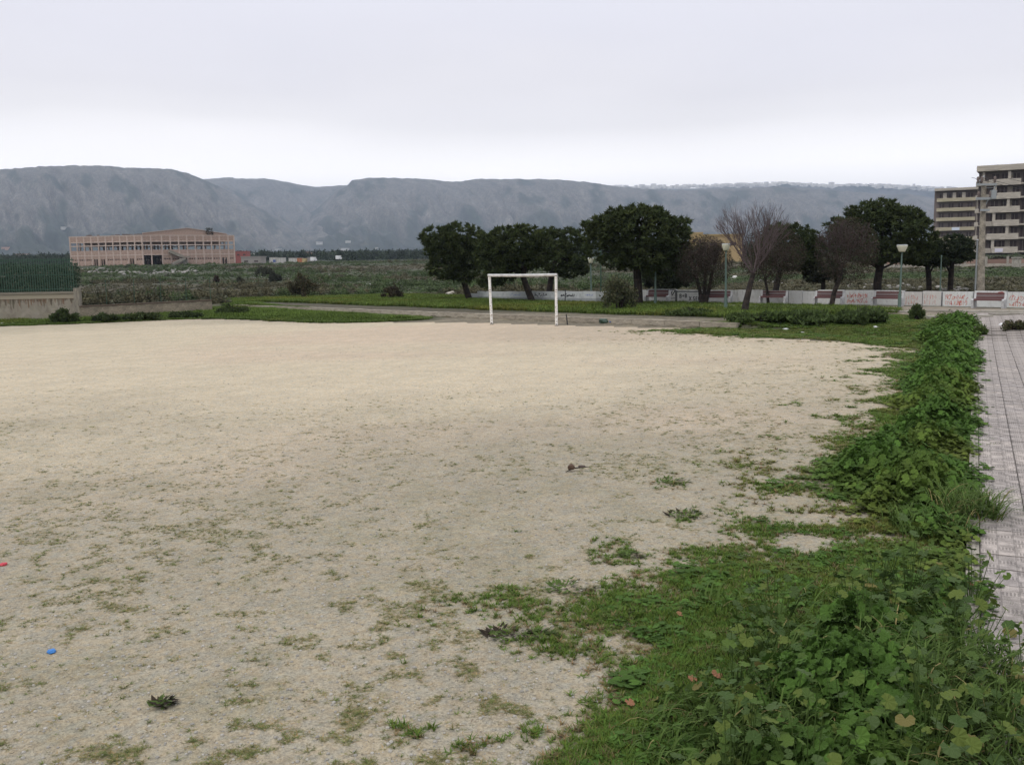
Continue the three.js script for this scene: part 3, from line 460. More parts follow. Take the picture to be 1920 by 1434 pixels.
// ---------------------------------------------------------------- roofless concrete shell of the big pink building
{
  const D = 300, C = away(268.5, 497, D), Rt = away(440, 495.5, D * 1.05), Lt = away(134, 503, D * 1.02), m = D / FOCAL, H = 55.5 * m;
  const b = thing('unfinished_building', 'large salmon pink unfinished concrete building with open window bays below the mountain', 'building', [C.x, C.y, C.z]);
  const lv = [0, 1.6, 2.1, 3.1, 3.4, 4.8, 6.15, 6.45, 7.3, 7.6, 9.15, 9.45].map((v) => v * H / 9.45);
  const foot = -2.2;
  function facade(P, Q, n, skip, doors, spaced) {
    const d = Q.clone().sub(P), L = Math.hypot(d.x, d.z), u = V(d.x / L, 0, d.z / L), yaw = Math.atan2(-u.z, u.x), dyT = d.y, at = (s) => V(P.x + u.x * s - C.x, 0, P.z + u.z * s - C.z);
    const put = (name, s0, s1, y0, y1, t, off, mm) => { const c = at((s0 + s1) / 2), nn = V(-u.z, 0, u.x); const g = new THREE.BoxGeometry(s1 - s0, y1 - y0, t); const o = part(name, g, mm, b); o.position.set(c.x + nn.x * off, (y0 + y1) / 2, c.z + nn.z * off); o.rotation.y = yaw; return o; };
    const xs = []; for (let i = 0; i <= n; i++) xs.push(L * (spaced ? spaced[i] : i / n));
    xs.forEach((s, i) => put('column', s - 0.17, s + 0.17, foot, lv[11], 0.44, 0, M.salmonBeam));
    for (const [a, c] of [[3, 4], [6, 7], [8, 9], [10, 11]]) for (let i = 0; i < n; i++) put('beam', xs[i] + 0.17, xs[i + 1] - 0.17, lv[a], lv[c], 0.40, 0, M.salmonBeam);
    for (let i = 0; i < n; i++) {
      const a = xs[i] + 0.17, c = xs[i + 1] - 0.17;
      put('brick_panel', a, c, lv[9], lv[10], 0.26, 0, M.salmon); put('brick_panel', a, c, lv[4], lv[5], 0.26, 0, M.salmon);
      if (skip.includes(i)) continue;
      put('brick_panel', a, c, lv[2], lv[3], 0.26, 0, M.salmon);
      if (doors.includes(i)) { const q = (c - a) / 5; put('brick_panel', a, a + q, foot, lv[2], 0.26, 0, M.salmon); put('brick_panel', c - q, c, foot, lv[2], 0.26, 0, M.salmon); put('brick_panel', a + 2.2 * q, a + 2.7 * q, foot, lv[2], 0.26, 0, M.salmon); }
      else { put('brick_panel', a, c, foot, lv[1], 0.26, 0, M.salmon); const k = 3, q = (c - a) / k; for (let j = 0; j < k; j++) put('brick_pier', a + j * q, a + (j + 0.42) * q, lv[1], lv[2], 0.26, 0, M.salmon); }
    }
    return { at, L, u, yaw, put, xs };
  }
  const F = facade(C, Rt, 11, [0, 1], [9], [0, 0.09, 0.205, 0.295, 0.385, 0.475, 0.565, 0.655, 0.745, 0.835, 0.935, 1]);
  const G = facade(Lt, C, 10, [], [3, 4, 8]);
  const back = V((Rt.x - C.x) + (Lt.x - C.x), 0, (Rt.z - C.z) + (Lt.z - C.z)).add(C), bk = V(Rt.x + Lt.x - C.x + (-6), C.y, Rt.z + Lt.z - C.z - 14);
  facade(Rt, bk, 8, [], []); facade(bk, Lt, 10, [], []);
  // floor and roof slabs inside
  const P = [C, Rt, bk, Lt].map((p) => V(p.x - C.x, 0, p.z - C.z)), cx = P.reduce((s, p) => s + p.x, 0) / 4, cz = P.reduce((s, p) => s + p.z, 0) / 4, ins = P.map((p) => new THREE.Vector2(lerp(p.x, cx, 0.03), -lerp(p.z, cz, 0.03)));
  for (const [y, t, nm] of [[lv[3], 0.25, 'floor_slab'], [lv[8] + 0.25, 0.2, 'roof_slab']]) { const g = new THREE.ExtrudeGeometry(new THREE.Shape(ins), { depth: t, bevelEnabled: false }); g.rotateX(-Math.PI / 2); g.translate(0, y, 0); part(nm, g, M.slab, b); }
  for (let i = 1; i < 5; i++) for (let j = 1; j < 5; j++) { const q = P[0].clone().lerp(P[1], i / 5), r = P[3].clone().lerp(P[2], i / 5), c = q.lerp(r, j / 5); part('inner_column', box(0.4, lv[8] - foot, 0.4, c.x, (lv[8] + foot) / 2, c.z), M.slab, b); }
  for (const [p0, p1] of [[0, 1], [3, 0]]) { const a = P[p0].clone().lerp(V(cx, 0, cz), 0.16), c = P[p1].clone().lerp(V(cx, 0, cz), 0.16); a.y = c.y = (lv[7] + lv[8]) / 2 + 0.1; part('added_dark_band', bar(a, c, 0.5, lv[8] - lv[7] + 0.1), M.slab, b); }  // dark bands added behind the top openings to stand in for shade under the roof
  // gable set back from the front
  const s = new THREE.Shape(); [[0.4, lv[11] - 0.2], [0.4, lv[11] + 0.55], [F.L * 0.50, lv[11] + 2.15], [F.L * 0.93, lv[11] + 0.35], [F.L * 0.97, lv[11] - 0.2]].forEach(([x, y], i) => i ? s.lineTo(x, y) : s.moveTo(x, y));
  const ga = part('gable', new THREE.ExtrudeGeometry(s, { depth: 0.3, bevelEnabled: false }), mat(0.56, 0.41, 0.33, 0.92, { map: plasterMap }), b); ga.rotation.y = F.yaw; const nb = V(F.u.z, 0, -F.u.x); ga.position.set(nb.x * 1.2, 0, nb.z * 1.2);
  for (const [x0, y0, x1, y1] of [[0.4, 0.55, F.L * 0.5, 2.15], [F.L * 0.5, 2.15, F.L * 0.93, 0.35]]) part('gable_coping', bar(V(F.u.x * x0 + nb.x * 1.05, lv[11] + y0 + 0.08, F.u.z * x0 + nb.z * 1.05), V(F.u.x * x1 + nb.x * 1.05, lv[11] + y1 + 0.08, F.u.z * x1 + nb.z * 1.05), 0.7, 0.16), M.salmonBeam, b);
  // outside stair: two grey flights with a landing
  const st = (x, y, o) => V(F.u.x * x - nb.x * o, y, F.u.z * x - nb.z * o);
  const sx = F.L * 0.27;
  part('stair_flight', bar(st(sx, lv[4] + 0.9, 1.2), st(sx + 4.2, lv[2] + 0.3, 1.2), 1.5, 0.9), M.concrete, b); part('stair_flight', bar(st(sx + 4.4, lv[2] - 0.1, 2.6), st(sx + 0.4, 0.1, 2.6), 1.4, 0.8), M.concrete, b); part('stair_landing', bar(st(sx + 3.4, lv[2] + 0.3, 2.0), st(sx + 6.0, lv[2] + 0.3, 2.0), 2.6, 0.35), M.concrete, b);
  part('stair_wall', bar(st(sx + 3.6, 0.5, 1.0), st(sx + 5.4, 0.5, 1.0), 1.0, 2.6), M.concrete, b);
  // weeds and broken sheeting on the roof
  const rt = rng(8), wd = new Tris(); const tuft = (x, o, h, n) => { for (let i = 0; i < n; i++) { const c = st(x + (rt() - 0.5) * h, lv[11] + rt() * h, o + (rt() - 0.5) * h * 0.6), a = rt() * 6.3, r = 0.18 + rt() * 0.2; wd.tri(c, c.clone().add(V(Math.cos(a) * r, r * 0.5, Math.sin(a) * r)), c.clone().add(V(Math.cos(a + 1.2) * r, -r * 0.3, Math.sin(a + 1.2) * r)), [0.03, 0.035, 0.022]); } };
  tuft(F.L * 0.735, -0.4, 2.3, 260); part('roof_weeds', wd.build(), leafMat(), b);
  for (let i = 0; i < 14; i++) { const q = P[3].clone().lerp(P[0], 0.18 + 0.8 * rt()), l = 0.5 + rt() * 1.6; part('broken_roof_sheet', box(l, 0.12 + rt() * 0.3, 0.4, q.x + nb.x * 0.6, lv[11] + 0.15 + rt() * 0.15, q.z - 0.8, G.yaw), M.brown, b); }
}

// ---------------------------------------------------------------- apartment blocks
{
  const D = 218, m = D / FOCAL, O = away(1826, 492, D), b = thing('apartment_block', 'tall beige apartment block with long balconies beside the utility pole', 'building', [O.x, O.y, O.z], -0.52);
  const u = 3.0 / 160, X = (c) => (c - 560) * u, fh = 3.0, base = -1.5, nF = 6;
  const yF = (i) => (492 - 316) * m - 1.25 - (i + 1) * fh;       // floor level of storey i, counted from the top
  part('core_wall', box(X(1130), yF(-1) + 1.0 - base, 9, X(1130) / 2 + 0.2, (yF(-1) + 1.0 + base) / 2, -6.6), M.brown, b);
  part('roof_band', box(X(1140) + 0.3, 1.25, 11.6, X(1140) / 2, yF(-1) + 0.62, -5.4), M.beigePale, b);
  part('wing_wall', box(9, yF(-1) + 1.2 - base, 12, X(1130) + 4.7, (yF(-1) + 1.2 + base) / 2, -5.2), M.beige, b);
  const win = (x0, x1, y0, y1, z, parent = b) => { const w = part('window', box(x1 - x0, y1 - y0, 0.08, (x0 + x1) / 2, (y0 + y1) / 2, z), M.shutter, parent); part('window_frame', box(0.07, y1 - y0, 0.1, (x0 + x1) / 2, (y0 + y1) / 2, z + 0.012), M.beige, w); return w; };
  for (let i = 0; i < nF; i++) {
    const y = yF(i), odd = i % 2;
    part('floor_slab', box(X(1125), 0.22, 2.2, X(1125) / 2 + 0.15, y - 0.1, -1.25), M.beige, b);
    part('balcony_parapet', box(X(1030) - X(odd ? 760 : 690), 1.35, 0.16, (X(1030) + X(odd ? 760 : 690)) / 2, y + 0.42, 0.12), M.beigePale, b);
    part('balcony_parapet', box(X(odd ? 740 : 690) - X(628), 1.1, 0.16, (X(odd ? 740 : 690) + X(628)) / 2 - 0.04, y + 0.3, -0.25), M.beige, b);
    part('balcony_edge', box(X(1115) - X(1032), 0.35, 0.14, (X(1115) + X(1032)) / 2, y + 0.02, -0.1), M.beigePale, b);
    part('balcony_parapet', box(X(590) - X(548), 0.95, 2.0, (X(590) + X(548)) / 2, y + 0.25, -1.2), M.beigePale, b);
    const pil = odd ? 758 : 905; part('pillar', box(0.6, fh - 0.22, 0.5, X(pil), y + fh / 2 - 0.1, -0.36), M.beigePale, b); part('pillar', box(0.5, fh - 0.22, 0.5, X(628), y + fh / 2 - 0.1, -0.5), M.beige, b);
    win(X(715), X(790), y + 0.1, y + 2.4, -2.05); win(X(820), X(880), y + 0.9, y + 2.4, -2.05); win(X(940), X(1010), y + 0.1, y + 2.4, -2.05); win(X(1045), X(1105), y + 0.1, y + 2.5, -2.05); win(X(585), X(615), y + 0.6, y + 2.3, -2.05);
    part('lighter_wall_panel', box(X(940) - X(885), 2.5, 0.1, (X(940) + X(885)) / 2, y + 1.3, -2.07), M.beige, b);
    for (const wx of [1.6, 4.6, 7.2]) win(X(1130) + wx, X(1130) + wx + 1.2, y + 0.9, y + 2.3, 0.82);
  }
  part('laundry', box(1.6, 0.8, 0.05, X(830), yF(5) + 0.35, 0.26), mat(0.62, 0.60, 0.68, 0.9), b);
  part('balcony_awning', box(1.5, 0.06, 1.0, X(700), yF(0) - 0.75, 0.6), M.galv, b);
  // second block, farther off
  const D2 = 302, m2 = D2 / FOCAL, O2 = away(1754, 486, D2), c = thing('apartment_block', 'lower beige apartment block with striped balconies farther off between pine and tall block', 'building', [O2.x, O2.y, O2.z], -0.50);
  const h2 = (486 - 357) * m2, w2 = 63 * m2;
  part('core_wall', box(w2 + 3, h2 - 0.6 + 2, 9, w2 / 2 + 0.5, (h2 - 0.6 - 2) / 2, -6), M.brown, c); part('roof_band', box(w2 + 4.5, 0.75, 12, w2 / 2 + 1.4, h2 - 0.38, -5), M.beigePale, c);
  for (let i = 0; i < 6; i++) { const y = h2 - 1.1 - (i + 1) * 3.0 + 0.15; part('balcony_parapet', box(w2 + 0.3, 1.05, 0.16, w2 / 2, y + 0.4, 0.02), mat(0.62, 0.55, 0.38, 0.9, { map: plasterMap }), c); part('floor_slab', box(w2, 0.2, 1.5, w2 / 2, y - 0.05, -0.8), M.beige, c); for (let k = 0; k < 4; k++) win(0.5 + k * w2 / 4, 0.5 + k * w2 / 4 + 1.4, y + 0.1, y + 2.3, -1.48, c); if (!i) for (let k = 0; k < 3; k++) part('light_wall_panel', box(1.0, 1.7, 0.1, 2.1 + k * w2 / 4, y + 1.7, -0.1), M.beigePale, c); part('stair_tower_balcony', box(2.4, 1.0, 2.2, w2 + 1.9, y + 0.3, -0.6), M.beigePale, c); }
  part('stair_tower', box(2.8, h2 + 2.2, 5, w2 + 1.8, h2 / 2 - 1.4, -3.6), M.beige, c);
  part('laundry', box(2.2, 0.9, 0.06, w2 * 0.52, h2 - 1.1 - 12 + 0.55, 0.16), mat(0.60, 0.66, 0.74, 0.9), c);
}
// ---------------------------------------------------------------- estate wall with railings below the blocks
{
  const D = 112, A = away(1660, 503, D + 8), B = away(2150, 502, D - 6), d = B.clone().sub(A), L = Math.hypot(d.x, d.z), yaw = Math.atan2(-d.z, d.x), y0 = Math.min(land(A.x, A.z), land(B.x, B.z));
  const top = away(1790, 495.5, D).y;
  const w = thing('estate_wall', 'long low pale wall with dark red railings below the apartment blocks', 'wall', [A.x, 0, A.z], yaw), n = 12, ln = L / n;
  for (let i = 0; i < n; i++) part('wall_panel', box(ln - 0.02, top - y0 + 1.0, 0.3, ln * (i + 0.5), (top + y0 - 1.0) / 2, 0), i % 3 ? M.beige : M.paleConcrete, w);
  for (let i = 0; i < n; i++) part('railing_panel', box(ln - 0.15, 0.5, 0.05, ln * (i + 0.5), top + 0.27, 0), i % 2 ? mat(0.22, 0.14, 0.11, 0.8) : mat(0.28, 0.19, 0.15, 0.8), w);
  for (let i = 0; i <= n; i++) part('pillar', box(0.25, top - y0 + 1.5, 0.34, ln * i, (top + y0) / 2 + 0.1, 0), M.paleConcrete, w);
  const gp = away(1903, 484, D - 4), gy = gp.y; const pl = thing('gate_pillar', 'square pale gate pillar standing above the estate wall', 'pillar', [gp.x, 0, gp.z]); part('shaft', box(0.75, gy - y0 + 0.8, 0.6, 0, (gy + y0 - 0.8) / 2, 0.5), M.paleConcrete, pl); part('cap', box(0.9, 0.12, 0.75, 0, gy + 0.06, 0.5), M.paleConcrete, pl);
}

// ---------------------------------------------------------------- buildings on the plain
const slopes = scene.children.filter((o) => /^mountain/.test(o.name)); slopes.forEach((o) => o.updateMatrixWorld(true));
function lineOfSight(px, py) {           // how far ahead the land or a mountain is met
  const g = ground(px, py), d = ray(px, py); let t = g.z > -2990 ? -g.z : 1e9;
  const h = new THREE.Raycaster(camera.position.clone(), d, 0.1, 20000).intersectObjects(slopes, false)[0]; if (h) t = Math.min(t, -h.point.z); return t < 1e8 ? t : 2500;
}
function farHouse(px0, px1, pyTop, pyBase, dist, wallM, roofM, label, roof = 'flat', cat = 'house') {
  if (dist > 380) dist = lineOfSight((px0 + px1) / 2, pyBase);
  const A = away(px0, pyBase, dist), w = (px1 - px0) / FOCAL * dist, h = (pyBase - pyTop) / FOCAL * dist, o = thing(cat === 'house' ? 'farm_house' : cat.replace(/ /g, '_'), label, cat, [A.x + w / 2, A.y, A.z]);
  const dp = Math.min(w, 12), low = dist > 380 ? h * 0.4 : 8;
  if (roof === 'pitched') { part('wall', box(w, h * 0.68 + low, dp, 0, h * 0.34 - low / 2, -dp / 2), wallM, o); const s = new THREE.Shape([new THREE.Vector2(-w * 0.54, h * 0.68), new THREE.Vector2(0, h), new THREE.Vector2(w * 0.54, h * 0.68)]); const g = new THREE.ExtrudeGeometry(s, { depth: dp + 0.6, bevelEnabled: false }); g.translate(0, 0, -dp - 0.3); part('roof', g, roofM, o); }
  else { part('wall', box(w, h * 0.9 + low, dp, 0, h * 0.45 - low / 2, -dp / 2), wallM, o); part('roof', box(w * 1.05, h * 0.1, dp * 1.05, 0, h * 0.95, -dp / 2), roofM, o); }
  const n = Math.max(2, Math.round(w / 5)); for (let i = 0; i < n; i++) part('window', box(Math.min(1.4, w / n * 0.4), Math.max(0.5, h * 0.2), 0.1, -w / 2 + (i + 0.5) * w / n, h * 0.40, 0.04), M.shutter, o);
}
const F_ = { red: mat(0.30, 0.10, 0.09), white: mat(0.52, 0.51, 0.48), yellow: mat(0.60, 0.47, 0.22), ochre: mat(0.38, 0.28, 0.13), ochre2: mat(0.42, 0.31, 0.16), pinkish: mat(0.47, 0.30, 0.22), grey: mat(0.28, 0.26, 0.24), orange: mat(0.46, 0.16, 0.06), blue: mat(0.10, 0.14, 0.30), tile: mat(0.26, 0.13, 0.09) };
farHouse(441, 463, 471, 482, 340, F_.red, F_.red, 'dull red flat building just past the pink shell');
farHouse(452, 489, 481, 496, 300, F_.grey, F_.grey, 'grey brown low shed beside the pink shell', 'flat', 'shed');
farHouse(470, 479, 475, 483, 420, F_.white, F_.white, 'tiny white house next to the dull red building');
farHouse(499, 520, 475, 482, 600, F_.pinkish, F_.tile, 'pinkish house behind the white containers', 'pitched');
farHouse(537, 556, 477, 482, 620, F_.white, F_.tile, 'long pale house behind the orange container', 'pitched');
farHouse(562, 584, 472, 481, 640, F_.yellow, F_.tile, 'yellow house on the plain at the foot of the mountain', 'pitched');
farHouse(612, 635, 470, 478, 700, F_.pinkish, F_.tile, 'pink house beside the dark clump of trees on the plain', 'pitched');
farHouse(638, 654, 465, 473, 760, F_.white, F_.grey, 'white house behind the dark clump of trees on the plain');
farHouse(516, 526, 466, 468.5, 1000, F_.white, F_.grey, 'low white strip building on the lower slope, nearest the containers');
farHouse(592, 603, 453, 457, 1500, F_.white, F_.grey, 'white farmhouse higher on the wooded slope, uppermost of the pair');
farHouse(647, 656, 451, 454, 1500, F_.white, F_.grey, 'small white farmhouse on the wooded slope above the pink house');
farHouse(703, 708, 463.5, 466, 1200, F_.white, F_.grey, 'solitary white cottage on the plain left of the first pine');
farHouse(2, 22, 463, 469, 1100, F_.pinkish, F_.tile, 'pale house on the slope at the picture edge above the bar fence');
farHouse(26, 49, 476, 484, 700, F_.pinkish, F_.tile, 'pale house directly above the bar fence');
farHouse(113, 121, 425, 429, 1900, F_.white, F_.grey, 'white farmhouse on the terraces above the pink shell');
farHouse(1296, 1318, 436, 462, 190, F_.ochre, F_.ochre2, 'ochre yellow block beside the largest pine');
farHouse(1319, 1392, 440, 470, 200, F_.ochre2, F_.ochre, 'long ochre yellow block seen through the bare tree');
for (const [a, b, t, y, mm, l] of [[505, 518, 483, 492, F_.white, 'white container at the near end of the row on the plain'], [519, 533, 483.5, 491.5, F_.white, 'second white container from the row end on the plain'], [541, 556, 484, 491.5, F_.white, 'white container touching the orange one on the plain'], [556.5, 566, 484, 492, F_.orange, 'orange container in the row on the plain'], [566.5, 573, 484.5, 491.5, F_.yellow, 'short yellow tan container behind the orange one'], [576, 583, 483, 491, F_.grey, 'narrow grey container at the far end of the row']]) {
  const D = 330, A = away(a, y, D), w = (b - a) / FOCAL * D, h = (y - t) / FOCAL * D, o = thing('container', l, 'container', [A.x + w / 2, A.y, A.z]); part('box_body', box(w, h + 1.5, 2.4, 0, h / 2 - 0.75, -1.2), mm, o); part('roof', box(w * 1.02, 0.1, 2.5, 0, h + 0.05, -1.2), F_.grey, o); for (let i = 0; i < 3; i++) part('door_rib', box(0.08, h * 0.9, 0.06, -w / 2 + (i + 0.5) * w / 3, h / 2, 0.03), F_.grey, o); if (a === 505) part('blue_door', box(w * 0.4, h * 0.5, 0.06, w * 0.2, h * 0.3, 0.035), F_.blue, o);
}
for (const [x, y, D, l] of [[588, 490, 320, 'white van parked at the end of the container row'], [635, 487, 330, 'white van alone on the plain before the dark trees']]) {
  const p = away(x, y, D), v = thing('van', l, 'van', [p.x, p.y, p.z], 1.45), s = new THREE.Shape(); v.scale.setScalar(0.72); [[-2.2, 0.35], [2.2, 0.35], [2.2, 0.95], [1.6, 1.1], [1.1, 1.9], [-2.2, 1.95]].forEach(([a, c], i) => i ? s.lineTo(a, c) : s.moveTo(a, c)); const g = new THREE.ExtrudeGeometry(s, { depth: 1.7, bevelEnabled: true, bevelSize: 0.06, bevelThickness: 0.06, bevelSegments: 2 }); g.translate(0, 0, -0.85); part('body', g, mat(0.75, 0.75, 0.75, 0.4), v);
  for (const wx of [-1.4, 1.4]) for (const wz of [-0.8, 0.8]) part('wheel', new THREE.CylinderGeometry(0.34, 0.34, 0.22, 12).rotateX(Math.PI / 2).translate(wx, 0.34, wz), M.black, v); part('window', box(0.8, 0.5, 0.04, 0.7, 1.45, 0.93), M.dark, v); part('windscreen', bar(V(1.62, 1.15, 0), V(1.2, 1.85, 0), 1.4, 0.04), M.dark, v);
}
{ // town along the far crest: too many houses to count
  const rnd = rng(404), g = new THREE.BoxGeometry(1, 1, 1), N = 620, im = new THREE.InstancedMesh(g, mat(1, 1, 1), N), m4 = new THREE.Matrix4(), q = new THREE.Quaternion(), c = new THREE.Color();
  for (let i = 0; i < N; i++) { const px = 1150 + 640 * Math.pow(rnd(), 0.9), ridge = curve([[1150, 351], [1250, 351], [1400, 347], [1470, 345], [1540, 349], [1650, 349], [1750, 354], [1900, 358]], px), y = ridge + rnd() * 6 - 3.2, R = 6080, p = away(px, y, R * Math.cos(Math.atan((px - 960) / FOCAL))); q.setFromAxisAngle(UP, rnd() * 3); const s = 8 + rnd() * 18; m4.compose(p, q, V(s, 7 + rnd() * 9 + (rnd() > 0.985 ? 30 : 0), s)); im.setMatrixAt(i, m4); const t = 0.6 + rnd() * 0.25; im.setColorAt(i, c.setRGB(t, t * 0.97, t * 0.92)); }
  stuff(im, 'hilltop_town', 'pale town of many small houses along the far mountain crest', 'town');
}

// ================================================================ plants
const barkTex = tex(256, (u, v) => { const g = 0.55 + (tnoise(u, v, 8, 61) - 0.5) * 0.5 + (tnoise(u, v, 40, 62) - 0.5) * 0.5; return [g, g * 0.95, g * 0.9]; }, true);
M.bark.map = barkTex; M.barkGrey.map = barkTex;
const needleMat = leafMat({ roughness: 0.85, transmission: 0.22 });
const dirOn = (rnd) => { const z = rnd() * 2 - 1, a = rnd() * Math.PI * 2, r = Math.sqrt(1 - z * z); return V(Math.cos(a) * r, z, Math.sin(a) * r); };

// an umbrella-like pine: lobes are [x, y, rx, ry] in metres from the trunk foot
function pine(base, trunk, lobes, seed, label, o = {}) {
  const rnd = rng(seed), t = thing('pine_tree', label, 'tree', [base.x, base.y, base.z], 0, 'park pines');
  const pts = trunk.map(([x, y, r]) => V(x, y, 0)), top = pts[pts.length - 1];
  part('trunk', limb([V(pts[0].x, -0.15, 0), ...pts], [trunk[0][2] * 1.35, ...trunk.map((q) => q[2])], 9), M.bark, t);
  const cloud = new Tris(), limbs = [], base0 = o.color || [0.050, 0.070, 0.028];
  for (const [lx, ly, rx, ry, rz0] of lobes) {
    const rz = rz0 || rx, nP = Math.round(40 * (rx * ry + rx * rz + ry * rz) / 1.0 * (o.dense || 1));
    const from = pts[Math.max(0, pts.length - 1 - Math.floor(rnd() * 2))], mid = V(lerp(from.x, lx, 0.55), lerp(from.y, ly - ry * 0.35, 0.6), (rnd() - 0.5) * rz * 0.5);
    limbs.push(limb([from, mid, V(lx, ly, mid.z * 1.2)], [0.075, 0.05, 0.02], 5));
    for (let k = 0; k < 4; k++) { const d = dirOn(rnd); limbs.push(limb([mid, V(lx + d.x * rx * 0.75, ly + d.y * ry * 0.7 - 0.1, d.z * rz * 0.75)], [0.035, 0.012], 4)); }
    for (let i = 0; i < nP; i++) {
      const d = dirOn(rnd), rr = 0.60 + 0.42 * Math.sqrt(rnd()) + (rnd() > 0.93 ? 0.08 : 0); if (d.y < -0.5 && rnd() < 0.25) continue;
      const c = V(lx + d.x * rx * rr, ly + d.y * ry * rr, d.z * rz * rr), pr = 0.15 + rnd() * 0.17, k = 0.72 + rnd() * 0.6, y = rnd() * 0.3;
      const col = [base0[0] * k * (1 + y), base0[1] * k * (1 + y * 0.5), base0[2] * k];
      const nn = 24;
      for (let j = 0; j < nn; j++) {
        const e = dirOn(rnd); e.y = e.y * 0.8 + 0.35; e.addScaledVector(d, 0.35).normalize();
        const len = pr * (0.65 + rnd() * 0.6), b = c.clone().addScaledVector(e, pr * 0.1), tip = c.clone().addScaledVector(e, len), side = dirOn(rnd).cross(e).normalize().multiplyScalar(0.035 + rnd() * 0.035);
        cloud.tri(b.clone().add(side), b.sub(side), tip, col);
      }
    }
  }
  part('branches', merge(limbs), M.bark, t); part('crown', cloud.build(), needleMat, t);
  return t;
}
// local metres from photograph pixels for a tree that stands at p
const scaleAt = (p) => -p.z / FOCAL;
function pineAt(px, py, trunkPx, lobesPx, seed, label, o) {
  const p = ground(px, py), m = scaleAt(p); const L = (x, y) => { const q = away(x, y, -p.z); return [q.x - p.x, q.y - p.y]; };
  return pine(p, trunkPx.map(([x, y, r]) => [...L(x, y), r * m]), lobesPx.map(([x, y, rx, ry]) => [...L(x, y), rx * m, ry * m]), seed, label, o);
}
pineAt(880, 563, [[880, 562, 6.5], [873, 540, 5.5], [868, 520, 5], [864, 495, 4]], [[843, 470, 46, 34], [862, 446, 44, 27], [822, 447, 34, 24], [880, 485, 30, 30], [838, 500, 36, 24], [868, 512, 26, 18]], 11, 'dense pine standing leftmost of the park trees with a short trunk');
pineAt(999, 567, [[998, 566, 7], [990, 545, 6], [981, 520, 5.5], [983, 503, 5], [990, 485, 4]], [[955, 462, 50, 36], [985, 450, 44, 26], [925, 480, 34, 34], [935, 505, 36, 28], [1012, 470, 36, 30], [965, 490, 40, 22], [915, 455, 26, 20], [918, 525, 22, 16]], 12, 'broad pine behind the goal whose trunk leans and forks below the crown');
pineAt(1031, 557, [[1029, 552, 6], [1032, 530, 5.5], [1036, 505, 5], [1045, 480, 4]], [[1062, 455, 34, 27], [1030, 452, 32, 25], [1078, 480, 28, 28], [1050, 490, 40, 24], [1090, 497, 18, 16], [1068, 508, 28, 14]], 13, 'pine behind the grey wall with a crown hanging down towards the lamp');
pineAt(1198, 573, [[1197, 572, 9], [1197, 545, 8], [1195, 515, 7.5], [1194, 480, 6]], [[1195, 435, 72, 44], [1150, 432, 46, 32], [1245, 440, 46, 36], [1160, 408, 28, 19], [1205, 404, 44, 18], [1112, 428, 24, 20], [1130, 462, 36, 28], [1262, 462, 36, 30], [1205, 478, 60, 26], [1235, 500, 36, 18], [1160, 490, 34, 16], [1272, 425, 24, 16]], 14, 'largest pine with a wide rounded crown and a thick straight trunk');
pineAt(1456, 557, [[1454, 550, 6], [1458, 530, 5.5], [1462, 508, 5], [1475, 485, 4]], [[1490, 455, 44, 34], [1460, 448, 34, 26], [1520, 465, 26, 30], [1480, 485, 48, 22], [1440, 470, 26, 24], [1515, 488, 24, 14]], 15, 'rounded pine behind the wall between the two bare trees');
pineAt(1649, 557, [[1646, 552, 8], [1646, 530, 7.5], [1650, 505, 7], [1655, 480, 6]], [[1660, 432, 72, 42], [1630, 408, 46, 26], [1690, 415, 46, 26], [1720, 445, 36, 34], [1600, 440, 36, 34], [1645, 470, 66, 24], [1570, 425, 20, 17], [1712, 475, 34, 18], [1655, 392, 34, 15], [1575, 455, 22, 20]], 16, 'large dark pine with a wide crown next to the cream lantern');
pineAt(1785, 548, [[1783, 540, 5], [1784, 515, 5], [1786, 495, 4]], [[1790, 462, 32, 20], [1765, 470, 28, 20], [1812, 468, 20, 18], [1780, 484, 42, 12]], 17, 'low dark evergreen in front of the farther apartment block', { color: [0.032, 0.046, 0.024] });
pineAt(1745, 548, [[1743, 540, 5], [1742, 515, 5], [1740, 500, 4]], [[1738, 478, 34, 16], [1722, 490, 26, 9], [1760, 488, 26, 10]], 18, 'small dark evergreen tucked under the right flank of the large pine');

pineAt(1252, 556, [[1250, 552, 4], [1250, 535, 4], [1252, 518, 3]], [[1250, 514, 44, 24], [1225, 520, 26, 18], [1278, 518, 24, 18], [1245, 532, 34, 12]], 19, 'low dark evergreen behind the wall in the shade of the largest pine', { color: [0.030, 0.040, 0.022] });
pineAt(1545, 556, [[1544, 552, 4], [1544, 535, 4], [1546, 515, 3]], [[1545, 505, 30, 24], [1530, 515, 22, 14], [1562, 512, 20, 16]], 20, 'low dark evergreen behind the second leaning bare trunk', { color: [0.034, 0.040, 0.024] });

